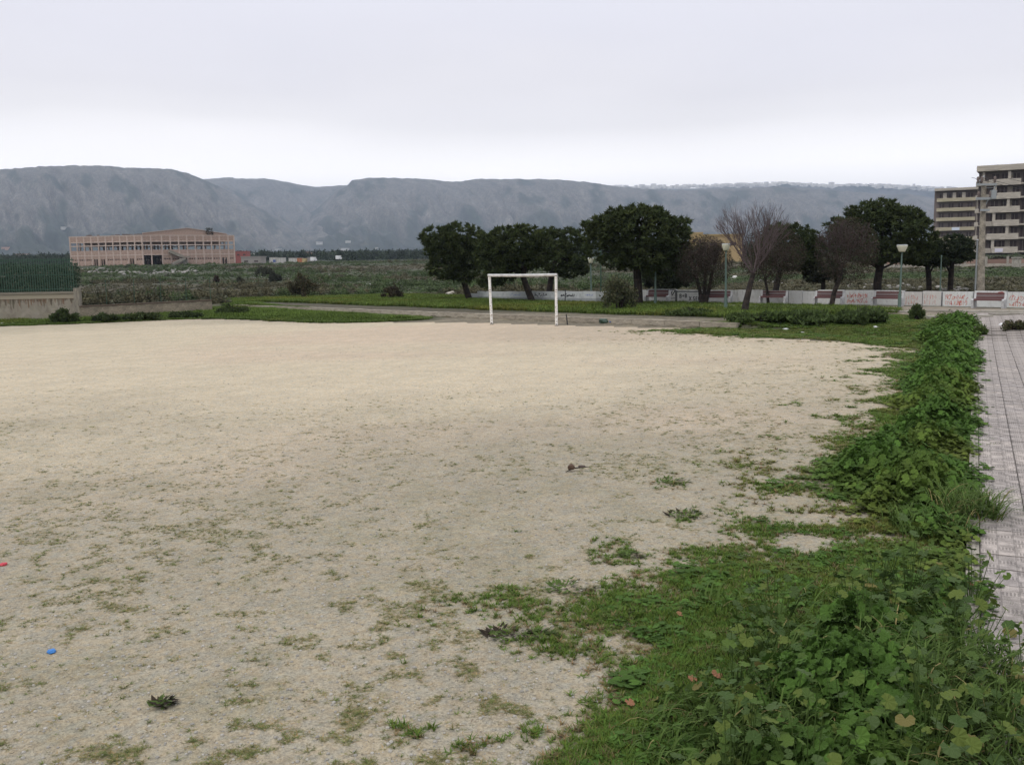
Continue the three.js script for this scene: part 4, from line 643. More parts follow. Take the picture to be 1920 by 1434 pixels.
// bare and twiggy trees
function bareTree(px, py, trunkPx, crown, seed, label, o = {}) {
  const p = ground(px, py), m = scaleAt(p), rnd = rng(seed), t = thing('bare_tree', label, 'tree', [p.x, p.y, p.z]);
  const L = (x, y) => { const q = away(x, y, -p.z); return V(q.x - p.x, q.y - p.y, 0); };
  const twigs = [];
  const stems = trunkPx.map((st) => { const pts = st.map(([x, y], i) => { const q = L(x, y); q.z = i * (rnd() - 0.5) * 0.2; return q; }); part('trunk', limb(pts, st.map((q) => q[2] * m), 8), M.barkGrey, t); return pts; });
  const [cx, cy, rx, ry] = crown, C = L(cx, cy), RX = rx * m, RY = ry * m;
  function grow(a, dir, len, r, depth) {
    const bend = dirOn(rnd).multiplyScalar(0.22), mid = a.clone().addScaledVector(dir, len * 0.5).addScaledVector(bend, len * 0.25), end = a.clone().addScaledVector(dir, len).addScaledVector(bend, len * 0.2);
    twigs.push(limb([a, mid, end], [r, r * 0.8, r * 0.6], depth > 2 ? 5 : 3));
    if (depth <= 0) return;
    const n = depth > 3 ? 4 : 3 + Math.floor(rnd() * 2);
    for (let i = 0; i < n; i++) {
      const at = i === 0 ? end : a.clone().lerp(end, 0.35 + 0.65 * rnd());
      const d = dir.clone().addScaledVector(dirOn(rnd), o.spread || 0.62).addScaledVector(UP, o.up === undefined ? 0.22 : o.up).normalize(), nl = len * (0.60 + rnd() * 0.25), e = at.clone().addScaledVector(d, nl);
      const k = ((e.x - C.x) / RX) ** 2 + ((e.y - C.y) / RY) ** 2 + (e.z / RX) ** 2; grow(at, d, k > 1.05 ? nl * 0.5 : nl, Math.max(0.0035, r * 0.58), depth - 1);
    }
  }
  for (const pts of stems) { const top = pts[pts.length - 1], n = o.starts || 5; for (let i = 0; i < n; i++) { const a = i / n * 6.28 + rnd(), d = V(Math.cos(a) * 0.75, 0.75, Math.sin(a) * 0.75).addScaledVector(C.clone().sub(top).normalize(), 0.4).normalize(); grow(top.clone().lerp(pts[pts.length - 2], rnd() * 0.3), d, (o.len || 0.34) * RY * 2, (o.r || 0.045), o.depth || 5); } }
  part('branches', merge(twigs), o.twig || mat(0.085, 0.062, 0.058, 0.95), t);
  if (o.buds) { const b = new Tris(); for (let i = 0; i < o.buds; i++) { const d = dirOn(rnd), rr = Math.cbrt(rnd()), c = V(C.x + d.x * RX * rr, C.y + d.y * RY * rr, d.z * RX * rr), k = 0.7 + rnd() * 0.7, e = dirOn(rnd).multiplyScalar(0.05 + rnd() * 0.06), f = dirOn(rnd).multiplyScalar(0.05); b.tri(c, c.clone().add(e), c.clone().add(f), (rnd() < 0.35 ? [0.035, 0.042, 0.022] : [0.060, 0.044, 0.036]).map((v) => v * k)); } part('crown', b.build(), leafMat({ transmission: 0.1 }), t); }
}
bareTree(1397, 586, [[[1396, 586, 7], [1401, 560, 6], [1409, 530, 5], [1414, 512, 4.5]]], [1412, 440, 72, 82], 21, 'tall bare tree with a leaning trunk and upright reddish twigs', { depth: 4, starts: 8, len: 0.33, r: 0.030, up: 0.42, spread: 0.60, twig: mat(0.10, 0.072, 0.072, 0.95) });
bareTree(1318, 572, [[[1316, 572, 4.5], [1313, 545, 3.5], [1305, 515, 3]], [[1319, 572, 4.5], [1322, 540, 3.5], [1322, 510, 3]], [[1322, 572, 4.5], [1330, 540, 3.5], [1336, 505, 3]]], [1318, 492, 56, 52], 22, 'dark multi-stemmed twiggy tree in front of the black lettering on the wall', { depth: 4, starts: 6, len: 0.24, r: 0.035, buds: 13000 });
bareTree(1560, 576, [[[1559, 576, 5.5], [1566, 548, 4.6], [1575, 520, 4], [1580, 500, 3.5]]], [1588, 470, 58, 64], 23, 'second leaning bare tree standing before a bench beside the large pine', { depth: 4, starts: 8, len: 0.28, r: 0.036, buds: 9000, twig: mat(0.085, 0.06, 0.058, 0.95) });
bareTree(1441, 571, [[[1441, 571, 3], [1438, 545, 2.6], [1436, 520, 2.4]]], [1448, 478, 62, 54], 24, 'brown twiggy young tree mingled with the rounded pine behind it', { depth: 4, starts: 6, len: 0.26, r: 0.03, buds: 12000, twig: mat(0.09, 0.065, 0.058, 0.95) });

// leafy shrubs
function shrub(px, py, w, h, seed, label, col, o = {}) {
  const p = o.at || ground(px, py), m = scaleAt(p), rnd = rng(seed), t = thing(o.name || 'shrub', label, o.category || 'shrub', [p.x, p.y, p.z], 0, o.group), W = w * m / 2, H = h * m, c = new Tris(), n = o.n || 2600, s = o.leaf || 0.07, stems = [];
  for (let i = 0; i < 9; i++) { const a = rnd() * 6.28, r = W * 0.7 * rnd(); stems.push(limb([V(0.1 * Math.cos(a), -0.05, 0.1 * Math.sin(a)), V(Math.cos(a) * r * 0.5, H * 0.4, Math.sin(a) * r * 0.5), V(Math.cos(a) * r, H * (0.6 + 0.3 * rnd()), Math.sin(a) * r)], [0.025, 0.018, 0.008], 4)); }
  const lobes = []; for (let i = 0; i < 17; i++) { const a = rnd() * 6.28, k = Math.sqrt(rnd()), r = W * 0.78 * k; const hf = 0.3 + 0.8 * rnd() * rnd() + 0.25 * (1 - k); lobes.push([Math.cos(a) * r, H * (0.10 + (0.66 - 0.3 * k) * Math.min(1, hf)), Math.sin(a) * r * 0.8, W * (0.15 + 0.2 * rnd()), H * (0.12 + 0.18 * rnd())]); }
  for (let i = 0; i < n; i++) {
    const [lx, ly, lz, lr, lh] = lobes[Math.floor(rnd() * lobes.length)], d = dirOn(rnd), rr = rnd() < 0.06 ? 1.0 + 0.5 * rnd() : 0.35 + 0.7 * rnd(), q = V(lx + d.x * lr * rr, Math.max(0.02, ly + d.y * lh * rr), lz + d.z * lr * rr), k = 0.65 + rnd() * 0.7;
    const e = dirOn(rnd); e.y = Math.abs(e.y) + 0.2; e.normalize(); const len = s * (0.7 + rnd() * 0.9), side = dirOn(rnd).cross(e).normalize().multiplyScalar(len * 0.35);
    const cc = o.mix && rnd() < 0.3 ? o.mix : col; c.tri(q.clone().add(side), q.clone().sub(side), q.clone().addScaledVector(e, len), cc.map((v) => v * k));
  }
  part('stems', merge(stems), M.barkGrey, t); part('foliage', c.build(), leafMat(), t); return t;
}
shrub(1160, 583, 84, 80, 31, 'tall olive green shrub in front of the wall beside the largest pine', [0.085, 0.095, 0.048], { n: 5200, leaf: 0.09, mix: [0.11, 0.105, 0.06] });
shrub(569, 560, 60, 58, 32, 'large brownish green shrub in the scrub left of the goal', [0.070, 0.068, 0.036], { n: 3800, leaf: 0.10, mix: [0.09, 0.066, 0.042] });
shrub(735, 561, 44, 32, 33, 'smaller brown shrub in the scrub nearest the first pine', [0.066, 0.060, 0.036], { n: 2400, leaf: 0.09, mix: [0.085, 0.062, 0.045] });
shrub(515, 530, 26, 22, 34, 'round dark grey green bush in the scrub beside the rubble', [0.05, 0.055, 0.04], { n: 1500, leaf: 0.2 });
shrub(494, 518, 34, 26, 35, 'grey green bush behind the round dark bush in the scrub', [0.075, 0.08, 0.055], { n: 1500, leaf: 0.22 });
shrub(405, 530, 14, 16, 36, 'small reddish bush in the scrub in front of the pink shell', [0.07, 0.05, 0.04], { n: 900, leaf: 0.16 });
shrub(450, 530, 20, 13, 37, 'low grey bush in the scrub between the reddish bush and the round bush', [0.065, 0.07, 0.05], { n: 900, leaf: 0.16 });
shrub(1720, 600, 32, 34, 38, 'upright weed bush at the corner of the paved apron', [0.075, 0.105, 0.036], { n: 1900, leaf: 0.08 });
shrub(1836, 631, 34, 26, 39, 'rounded green weed bush where the footpath meets the apron', [0.085, 0.125, 0.036], { n: 1800, leaf: 0.07 });
shrub(1903, 622, 60, 28, 40, 'dry olive bush on the far side of the footpath', [0.075, 0.08, 0.036], { n: 1600, leaf: 0.07, mix: [0.10, 0.08, 0.05] });
shrub(122, 606, 56, 34, 41, 'dark green weed bush at the foot of the stained wall pillar', [0.055, 0.078, 0.028], { n: 3000, leaf: 0.10 });
shrub(437, 592, 70, 27, 42, 'dark green weed bush at the end of the low wall', [0.055, 0.078, 0.026], { n: 3000, leaf: 0.10 });
shrub(1290, 592, 90, 20, 43, 'low dark weed clump in the lawn below the multi-stemmed tree', [0.075, 0.108, 0.034], { n: 2200, leaf: 0.09 });
shrub(1505, 606, 150, 30, 44, 'broad dark weed clump in front of the second leaning bare tree', [0.072, 0.106, 0.034], { n: 4600, leaf: 0.13 });
shrub(1615, 607, 110, 40, 45, 'dark weed clump between the broad clump and the upright weed bush', [0.070, 0.102, 0.034], { n: 4200, leaf: 0.13 });
shrub(1420, 604, 120, 22, 46, 'low weed clump at the foot of the tall bare tree', [0.076, 0.110, 0.034], { n: 4500, leaf: 0.10 });
shrub(200, 604, 60, 20, 141, 'low ragged weed bush under the near end of the low wall', [0.052, 0.074, 0.028], { n: 1800, leaf: 0.11 });
shrub(262, 601, 76, 19, 142, 'low ragged weed bush under the middle of the low wall', [0.056, 0.078, 0.028], { n: 2000, leaf: 0.11 });
shrub(345, 597, 74, 16, 143, 'low ragged weed bush under the far half of the low wall', [0.054, 0.076, 0.028], { n: 1900, leaf: 0.11 });
shrub(1872, 500, 110, 22, 47, 'dark brown hedge below the balconies of the tall block', [0.045, 0.038, 0.028], { at: away(1872, 500, 122), n: 5000, leaf: 0.22, name: 'hedge', category: 'hedge' });
shrub(1795, 500, 70, 20, 49, 'dark hedge between the low evergreen and the utility pole', [0.040, 0.042, 0.026], { at: away(1795, 500, 124), n: 3500, leaf: 0.22, name: 'hedge', category: 'hedge' });
{ // dark hedge behind the bar fence
  const rnd = rng(51), t = thing('hedge', 'dense dark green hedge growing behind the bar fence', 'hedge'), A = ground(-420, 606), B = ground(141, 596), c = new Tris(), d = B.clone().sub(A), L = d.length(), u = d.clone().normalize(), nb = V(u.z, 0, -u.x), stems = [];
  const from = Math.max(0, L - 10); for (let i = 0; i < 26000; i++) { const s = from + rnd() * (L - 0.15 - from), y = rnd() * (2.85 + 0.35 * (fbm(s, 1, 3, 5) - 0.5)), o = 0.65 + rnd() * 0.8, q = A.clone().addScaledVector(u, s).addScaledVector(nb, o); q.y = y; const e = dirOn(rnd), len = 0.06 + rnd() * 0.08, side = dirOn(rnd).cross(e).normalize().multiplyScalar(len * 0.4), k = 0.6 + rnd() * 0.8; c.tri(q.clone().add(side), q.clone().sub(side), q.clone().addScaledVector(e, len), [0.048 * k, 0.078 * k, 0.050 * k]); }
  for (let s = from + 0.3; s < L - 0.3; s += 0.5) { const q = A.clone().addScaledVector(u, s).addScaledVector(nb, 1); stems.push(limb([V(q.x, -0.1, q.z), V(q.x + (rnd() - 0.5) * 0.4, 2.4, q.z)], [0.04, 0.015], 5)); }
  part('stems', merge(stems), M.bark, t); part('foliage', c.build(), leafMat(), t);
}

// ---------------------------------------------------------------- grass and weeds, in instanced tufts
function tuftGeo(seed, n, width, lean, segs = 2) {
  const rnd = rng(seed), c = new Tris();
  for (let i = 0; i < n; i++) {
    const a = rnd() * 6.28, o = V(Math.cos(rnd() * 6.28), 0, Math.sin(rnd() * 6.28)).multiplyScalar(0.30 * rnd()), h = 0.55 + 0.45 * rnd(), dx = V(Math.cos(a), 0, Math.sin(a)), sd = V(-dx.z, 0, dx.x).multiplyScalar(width * (0.6 + rnd() * 0.7)), l = lean * (0.3 + rnd()), k = 0.75 + rnd() * 0.5, col = [k * (rnd() < 0.12 ? 1.35 : 1), k, k];
    const p = (t) => o.clone().addScaledVector(dx, l * t * t).add(V(0, h * (t - 0.18 * l * t * t), 0));
    const a0 = o, b0 = p(0.5), t0 = p(1); c.tri(a0.clone().add(sd), a0.clone().sub(sd), b0.clone().add(sd.clone().multiplyScalar(0.8)), col); c.tri(a0.clone().sub(sd), b0.clone().sub(sd.clone().multiplyScalar(0.8)), b0.clone().add(sd.clone().multiplyScalar(0.8)), col); c.tri(b0.clone().add(sd.clone().multiplyScalar(0.8)), b0.clone().sub(sd.clone().multiplyScalar(0.8)), t0, col);
  }
  return c.build();
}
// a rounded lobed mallow leaf in the plane y = 0, stalk at the origin, width 1
function mallowLeaf(tris, at, n, size, turn, col, rnd) {
  const z = n.clone(), x = V(Math.cos(turn), 0, Math.sin(turn)).cross(z).normalize(), y = z.clone().cross(x), pts = [], lob = 7, K = 14;
  for (let i = 0; i <= K; i++) { const a = -2.75 + 5.5 * i / K, r = size * 0.5 * (0.92 + 0.07 * Math.cos(a * lob * 0.9)), cup = 0.06 * size * (i % 2 ? 1 : -0.15); pts.push(at.clone().addScaledVector(x, Math.sin(a) * r).addScaledVector(y, Math.cos(a) * r + size * 0.10).addScaledVector(z, cup)); }
  for (let i = 0; i < K; i++) tris.tri(at, pts[i], pts[i + 1], col);
}
function mallowGeo(seed, n) {          // a clump of n leaves on stalks, about 1 unit across
  const rnd = rng(seed), c = new Tris();
  for (let i = 0; i < n; i++) { const a = rnd() * 6.28, r = 0.5 * Math.sqrt(rnd()), h = (0.35 + 0.65 * rnd()) * (1 - r * 0.7), p = V(Math.cos(a) * r, h, Math.sin(a) * r), nn = V(Math.cos(a) * 0.55 * rnd(), 1, Math.sin(a) * 0.55 * rnd())  .addScaledVector(dirOn(rnd), 0.6).normalize(), k = 0.72 + rnd() * 0.55, col = rnd() < 0.06 ? [1.8 * k, 1.2 * k, 0.9 * k] : [k, k, k]; mallowLeaf(c, p, nn, 0.20 + 0.16 * rnd(), rnd() * 6.28, col, rnd); const sd = V(-Math.sin(a), 0, Math.cos(a)).multiplyScalar(0.008), f = V(p.x * 0.3, 0, p.z * 0.3); c.tri(f.clone().add(sd), f.sub(sd), p, [k, k * 1.1, k]); }
  return c.build();
}
function scatter(name, label, category, geo, material, list) {       // list of [x, y, z, scale, height, r, g, b]
  const im = new THREE.InstancedMesh(geo, material, list.length), m4 = new THREE.Matrix4(), q = new THREE.Quaternion(), c = new THREE.Color(), rnd = rng(list.length);
  list.forEach(([x, y, z, s, h, r, g, b], i) => { q.setFromAxisAngle(UP, rnd() * 6.28); m4.compose(V(x, y, z), q, V(s, h, s)); im.setMatrixAt(i, m4); im.setColorAt(i, c.setRGB(r, g, b)); });
  return stuff(im, name, label, category);
}
const grassMat = leafMat({ transmission: 0.22 });
const bounds = (P) => [Math.min(...P.map((p) => p[0])), Math.max(...P.map((p) => p[0])), Math.min(...P.map((p) => p[1])), Math.max(...P.map((p) => p[1]))];
const inFrame = (x, z, k = 1.25) => z < -3.2 && Math.abs(x / -z) < 0.54 * k;
{
  const rnd = rng(71), short = [], tall = [], weed = [], dry = [];
  const [x0, x1, z0, z1] = bounds(stripZone);
  let tries = 430000;
  while (tries--) {
    const s = tries % 4 ? 3.6 * Math.pow(13, rnd()) : lerp(16, 46, rnd()), a = (-8 + 44 * rnd()) * Math.PI / 180, x = Math.sin(a) * s, z = -Math.cos(a) * s;   // more tries near the viewer
    if (x < x0 - 1 || x > x1 + 1 || z < z0 - 1 || z > z1 + 1) continue;
    const e = edge(stripZone, x, z), v = pathEdge - (x * pathSide.x + z * pathSide.z), bare = sstep(-0.45, 0.5, edge(bareBay, x, z) + (fbm(x / 0.5, z / 0.5, 3, 209) - 0.5) * 1.8), along = x * pathDir.x + z * pathDir.z;
    const n = fbm(x / 0.9, z / 0.9, 4, 201), n2 = fbm(x / 0.35, z / 0.35, 3, 202);
    if (v < -0.10 - 0.5 * (n - 0.45)) continue;
    let cover = sstep(-0.5, 0.75, e + (n - 0.5) * 2.0); cover = Math.max(cover, 0.42 * sstep(0.56, 0.68, fbm(x / 0.45, z / 0.45, 3, 213)) * sstep(-1.8, -0.2, e)); cover *= 1 - bare * (0.96 - 0.5 * sstep(0.55, 0.7, n));
    if (e < -1.9 || rnd() > 1.15 * Math.pow(cover, 1.5) * (0.35 + 0.65 * sstep(0.30, 0.55, n2 + cover * 0.22))) continue;
    const far = Math.max(1, s / 9), y = land(x, z), patch = fbm(x / 1.6, z / 1.6, 3, 205), wide = s < 6.2 ? 1.45 : s < 7.4 ? lerp(1.45, 0.35, (s - 6.2) / 1.2) : s < 9 ? 0.35 : lerp(0.5, 1.45, sstep(9, 11, s)), hump = sstep(0.32, 0.62, fbm(x / 0.7, z / 0.7, 3, 211)), lush = sstep(0.0, 1.2, e) * sstep(wide + 0.35, wide - 0.45, v + (patch - 0.5) * 1.9) * (0.35 + 0.65 * hump);
    const g = 0.8 + 0.5 * rnd();
    // greener and longer towards the path
    const yel = sstep(0.5, 0.7, fbm(x / 1.1, z / 1.1, 3, 207)) * (1 - lush * 0.6) * (along > 20 ? 0.5 : 1);
    const col = [lerp(0.098, 0.145, yel) * g, lerp(0.165, 0.165, yel) * g, lerp(0.030, 0.040, yel) * g];
    if (rnd() < (0.012 + 0.62 * lush) * (s < 10 ? 0.42 : 0.8) && v > -0.20 * (0.4 + patch) && e > 0.2) weed.push([x, y, z, (0.17 + 0.15 * rnd()) * (0.8 + 0.4 * lush) * (s > 22 ? 1.25 : 1), (0.07 + 0.40 * lush * (0.4 + patch)) * (0.6 + 0.7 * rnd()), lerp(0.072, 0.110, yel) * g, 0.138 * g, 0.027 * g]);
    else if (lush > 0.35 && rnd() < 0.4) tall.push([x, y, z, (0.09 + 0.07 * rnd()) * Math.min(2.2, far), 0.12 + 0.26 * lush * rnd(), 0.095 * g, 0.138 * g, 0.028 * g]);
    else if (rnd() < 0.035 && s < 13 && e > 0.2) weed.push([x, y - 0.01, z, 0.06 + 0.09 * rnd(), 0.03 + 0.05 * rnd(), col[0] * 0.8, col[1] * 0.95, col[2]]);
    else if (rnd() < 0.72) { const br = rnd() < (0.08 + 0.2 * (1 - cover)) * (along > 16 ? 0.5 : 1); short.push([x, y - 0.004, z, (0.03 + 0.05 * rnd()) * Math.min(2.8, far), (0.015 + 0.06 * rnd() * rnd() + 0.03 * patch) * (0.6 + 0.7 * cover), ...(br ? [0.20 * g, 0.165 * g, 0.085 * g] : col)]); }
    if (rnd() < 0.002) dry.push([x, y, z, 0.07, 0.04 + 0.06 * rnd(), 0.26 * g, 0.225 * g, 0.13 * g]);
  }
  scatter('verge_turf', 'short patchy green turf creeping over the dirt along the footpath', 'grass', tuftGeo(81, 12, 0.055, 0.8), grassMat, short);
  scatter('verge_grass', 'longer green grass blades among the weeds beside the footpath', 'grass', tuftGeo(82, 10, 0.045, 0.75), grassMat, tall);
  scatter('mallow_weeds', 'dense green mallow weeds crowding the footpath edge', 'weeds', mallowGeo(83, 16), grassMat, weed);
  scatter('dry_grass', 'few straw coloured dry blades in the verge', 'grass', tuftGeo(84, 6, 0.04, 0.9), grassMat, dry);
}
{ // lawn beyond the kerb and the verge along the far walls
  const rnd = rng(72), lawn = [], verge = [];
  for (const [P, out, N] of [[lawnZone, lawn, 30000], [vergeZone, verge, 26000]]) {
    const [x0, x1, z0, z1] = bounds(P);
    for (let i = 0; i < N * 3 && out.length < N; i++) {
      const x = lerp(Math.max(x0, -40), x1, rnd()), z = lerp(z0, z1, rnd()); if (!inFrame(x, z, 1.3)) continue; const e = edge(P, x, z), n = fbm(x / 1.5, z / 1.5, 3, 301); if (e + (n - 0.5) * 0.9 < 0) continue;
      const g = 0.75 + 0.55 * rnd() + (n - 0.5) * 0.6, yel = sstep(0.5, 0.75, fbm(x / 4, z / 4, 3, 303)), up = P === vergeZone ? 0.15 + 1.6 * sstep(0.4, 1.6, e) * fbm(x / 1.2, z / 1.2, 3, 305) * 1.5 : 1;
      out.push([x, land(x, z), z, 0.20 + 0.16 * rnd(), (0.10 + 0.14 * rnd()) * (0.5 + up * 0.6), lerp(0.105, 0.140, yel) * g, lerp(0.158, 0.158, yel) * g, 0.032 * g]);
    }
  }
  scatter('lawn', 'bright green lawn between the kerb and the park wall', 'grass', tuftGeo(85, 12, 0.05, 0.7), grassMat, lawn);
  scatter('verge_weeds', 'green weeds along the foot of the walls and the kerb', 'weeds', tuftGeo(86, 12, 0.06, 0.8), grassMat, verge);
}
{ // scattered flat tufts and pebbles on the dirt
  const rnd = rng(73), tufts = [], stones = [], crumbs = [];
  for (let i = 0; i < 260000; i++) {
    const s = 3.8 * Math.pow(8.5, rnd()), a = (-36 + 72 * rnd()) * Math.PI / 180, x = Math.sin(a) * s, z = -Math.cos(a) * s; if (!inPoly(fieldZone, x, z) || edge(stripZone, x, z) > 0.4) continue;
    const es = edge(stripZone, x, z), n = fbm(x / 0.16, z / 0.16, 2, 401), b = fbm(x / 1.7, z / 1.7, 3, 403), near = clamp((1 - paleOval(x, z)) * 0.8 + sstep(-7, -0.5, es) * 0.6);
    const p = sstep(0.48, 0.76, n + (b - 0.5) * 0.55) * near;
    if (rnd() < p * 0.95 + 0.03 * near) { const g = 0.7 + 0.7 * rnd(), gr = rnd() < 0.28 ? 1 : 0; tufts.push([x, land(x, z) - 0.003, z, (0.012 + 0.026 * rnd()) * Math.max(1, s / 11), 0.006 + 0.015 * rnd() * (0.6 + gr), (gr ? 0.135 : 0.215) * g, (gr ? 0.165 : 0.205) * g, (gr ? 0.055 : 0.095) * g]); }
    else if (rnd() < 0.011 * near) crumbs.push([x, land(x, z) + 0.001, z, 0.004 + 0.03 * Math.pow(rnd(), 4), 0.003 + 0.004 * rnd(), 0.09 + 0.06 * rnd(), 0.08 + 0.04 * rnd(), 0.055]);
    else if (rnd() < 0.24) { const k = 0.26 + 0.18 * rnd(); const sz = 0.0025 + 0.012 * Math.pow(rnd(), 8); stones.push([x, land(x, z) + sz * 0.15, z, sz * Math.max(1, s / 20), sz * 0.8, k, k * 0.95, k * 0.84]); }
  }
  scatter('field_tufts', 'thin olive tufts of low weed scattered over the dirt field', 'grass', tuftGeo(87, 9, 0.10, 1.2), grassMat, tufts);
  const st = new THREE.DodecahedronGeometry(1, 0); st.deleteAttribute('uv');
  const cr = rng(5), cg = new Tris(); for (let i = 0; i < 5; i++) { const a = V((cr() - 0.5) * 1.6, 0.3 + cr() * 0.6, (cr() - 0.5) * 0.8), e = V(cr() - 0.5, (cr() - 0.5) * 0.5, cr() - 0.5).multiplyScalar(2.4), f = V(cr() - 0.5, (cr() - 0.3) * 0.8, cr() - 0.5).multiplyScalar(1.2); cg.tri(a, a.clone().add(e), a.clone().add(f), [1, 1, 1]); } const crumbGeo = cg.build();
  scatter('debris', 'dark crumbs of earth and dead leaf scattered over the dirt field', 'debris', crumbGeo, mat(1, 1, 1, 0.95, { side: THREE.DoubleSide }), crumbs);
  scatter('gravel', 'loose pale gravel scattered over the dirt field', 'gravel', st, mat(1, 1, 1, 0.95), stones);
}
{ // scrub on the waste ground, and rubble
  const rnd = rng(74), scrub = [], low = [], rocks = [], brush = new Tris();
  for (let i = 0; i < 110; i++) { const d = dirOn(rnd); d.y = Math.abs(d.y); const q = V(d.x * 0.5, d.y * 0.7 + 0.1, d.z * 0.5).multiplyScalar(0.5 + 0.5 * rnd()), e = dirOn(rnd), sd = dirOn(rnd).cross(e).normalize().multiplyScalar(0.06), k = 0.7 + 0.6 * rnd(); brush.tri(q.clone().add(sd), q.clone().sub(sd), q.clone().addScaledVector(e, 0.17), [k, k, k]); }
  for (let i = 0; i < 60000; i++) {
    const s = 52 * Math.pow(8.5, rnd()), a = (-33 + 64 * rnd()) * Math.PI / 180, x = Math.sin(a) * s, z = -Math.cos(a) * s;
    if (edge(lawnZone, x, z) > -0.5 || (s < 70 && edge(vergeZone, x, z) > -2.2)) continue;
    const dx = x - kerbA.x, dz = z - kerbA.z, back = dx * kerbBack.x + dz * kerbBack.z; if (back < 4 && a * 57.3 > -16) continue;
    if (a * 57.3 > 8 && s < 58) continue;
    const n = fbm(x / 9, z / 9, 4, 501), n2 = fbm(x / 30, z / 22, 4, 71), dry = sstep(0.44, 0.60, n2), g = 0.7 + 0.6 * rnd();
    const leftSc = sstep(-14, -18, a * 57.3) * sstep(75, 55, s);
    const bank = sstep(6, 10, a * 57.3) * (1 - sstep(120, 150, s)); const grey = rnd() < 0.16; const col = grey ? [0.112, 0.120, 0.078] : dry > 0.5 ? [0.112, 0.104, 0.060] : [0.080, 0.115, 0.046];
    if (n + leftSc * 0.2 > 0.56 && rnd() < (0.5 + leftSc) * (1 - 0.6 * bank)) scrub.push([x, land(x, z) - 0.05, z, (0.5 + 1.1 * rnd()) * (1 + 0.5 * sstep(150, 350, s)), (0.35 + 0.7 * rnd() * n * 1.4) * (1 + leftSc * 0.9) * (1 - 0.65 * bank), ...col.map((v) => v * g)]);
    else if (rnd() < 0.8) low.push([x, land(x, z), z, 0.35 + 0.5 * rnd() * Math.max(1, s / 90), 0.14 + 0.22 * rnd(), ...col.map((v) => v * g * 1.05)]);
  }
  scatter('scrub', 'mixed grey green and brown scrub covering the waste ground', 'scrub', brush.build(), grassMat, scrub);
  scatter('rough_grass', 'rough dry grass of the waste ground', 'grass', tuftGeo(88, 12, 0.05, 0.8), grassMat, low);
  const rk = new THREE.DodecahedronGeometry(0.5, 1), rp = rk.attributes.position; for (let i = 0; i < rp.count; i++) { const k = 0.75 + 0.5 * vnoise3(rp.getX(i) * 3, rp.getY(i) * 3, rp.getZ(i) * 3, 3); rp.setXYZ(i, rp.getX(i) * k, rp.getY(i) * k * 0.7, rp.getZ(i) * k); } rk.computeVertexNormals(); rk.deleteAttribute('uv');
  const heap = (px, py, w, n, sz) => { for (let i = 0; i < n; i++) { const p = ground(px + (rnd() - 0.5) * w, py + (rnd() - 0.5) * 9); if (rnd() < 0.35) continue; const k = 0.20 + 0.16 * rnd(), s = sz * (0.25 + 0.8 * rnd() * rnd()); rocks.push([p.x, p.y + s * 0.12, p.z, s, s, k, k * 0.96, k * 0.88]); } };
  heap(180, 508, 60, 70, 0.9); heap(270, 512, 110, 90, 0.9); heap(340, 509, 60, 60, 0.9); heap(490, 522, 60, 26, 0.5); heap(540, 515, 60, 14, 0.5); heap(640, 517, 200, 24, 0.4); heap(930, 546, 90, 60, 0.35); heap(990, 543, 80, 40, 0.35); heap(1130, 520, 60, 20, 0.5); heap(1520, 527, 160, 40, 0.5); heap(1640, 538, 130, 50, 0.4); heap(1790, 545, 60, 50, 0.5); heap(1700, 542, 60, 20, 0.5); heap(1400, 525, 120, 20, 0.5);
  scatter('rubble', 'pale rubble and broken stone strewn over the waste ground', 'rubble', rk, mat(1, 1, 1, 0.95), rocks);
  // far orchard belt
  const belt = []; for (let i = 0; i < 1500; i++) { const a = (-34 + 68 * rnd()) * Math.PI / 180, s = 470 + 260 * rnd(), x = Math.sin(a) * s, z = -Math.cos(a) * s, g = 0.7 + 0.6 * rnd(); belt.push([x, land(x, z) - 0.4, z, 5 + 4 * rnd(), 4.5 + 3.0 * rnd(), 0.036 * g, 0.050 * g, 0.030 * g]); }
  for (let i = 0; i < 2600; i++) { const a = (-34 + 68 * rnd()) * Math.PI / 180, s = 800 + 900 * rnd(), x = Math.sin(a) * s, z = -Math.cos(a) * s, g = 0.7 + 0.6 * rnd(); belt.push([x, land(x, z) - 0.4, z, 7 + 6 * rnd(), 4.0 + 3.5 * rnd(), 0.040 * g, 0.055 * g, 0.034 * g]); }
  scatter('orchard_belt', 'distant dark belt of orchards across the plain', 'orchard', brush.build(), grassMat, belt);
}
{ // dark clump of trees on the plain
  const D = lineOfSight(647, 482), p = away(647, 482, D);
  shrub(647, 482, 26, 13, 48, 'dark clump of trees on the plain beside the pink house', [0.03, 0.04, 0.028], { at: p, n: 1600, leaf: D * 0.0016, name: 'tree_clump', category: 'trees' });
}

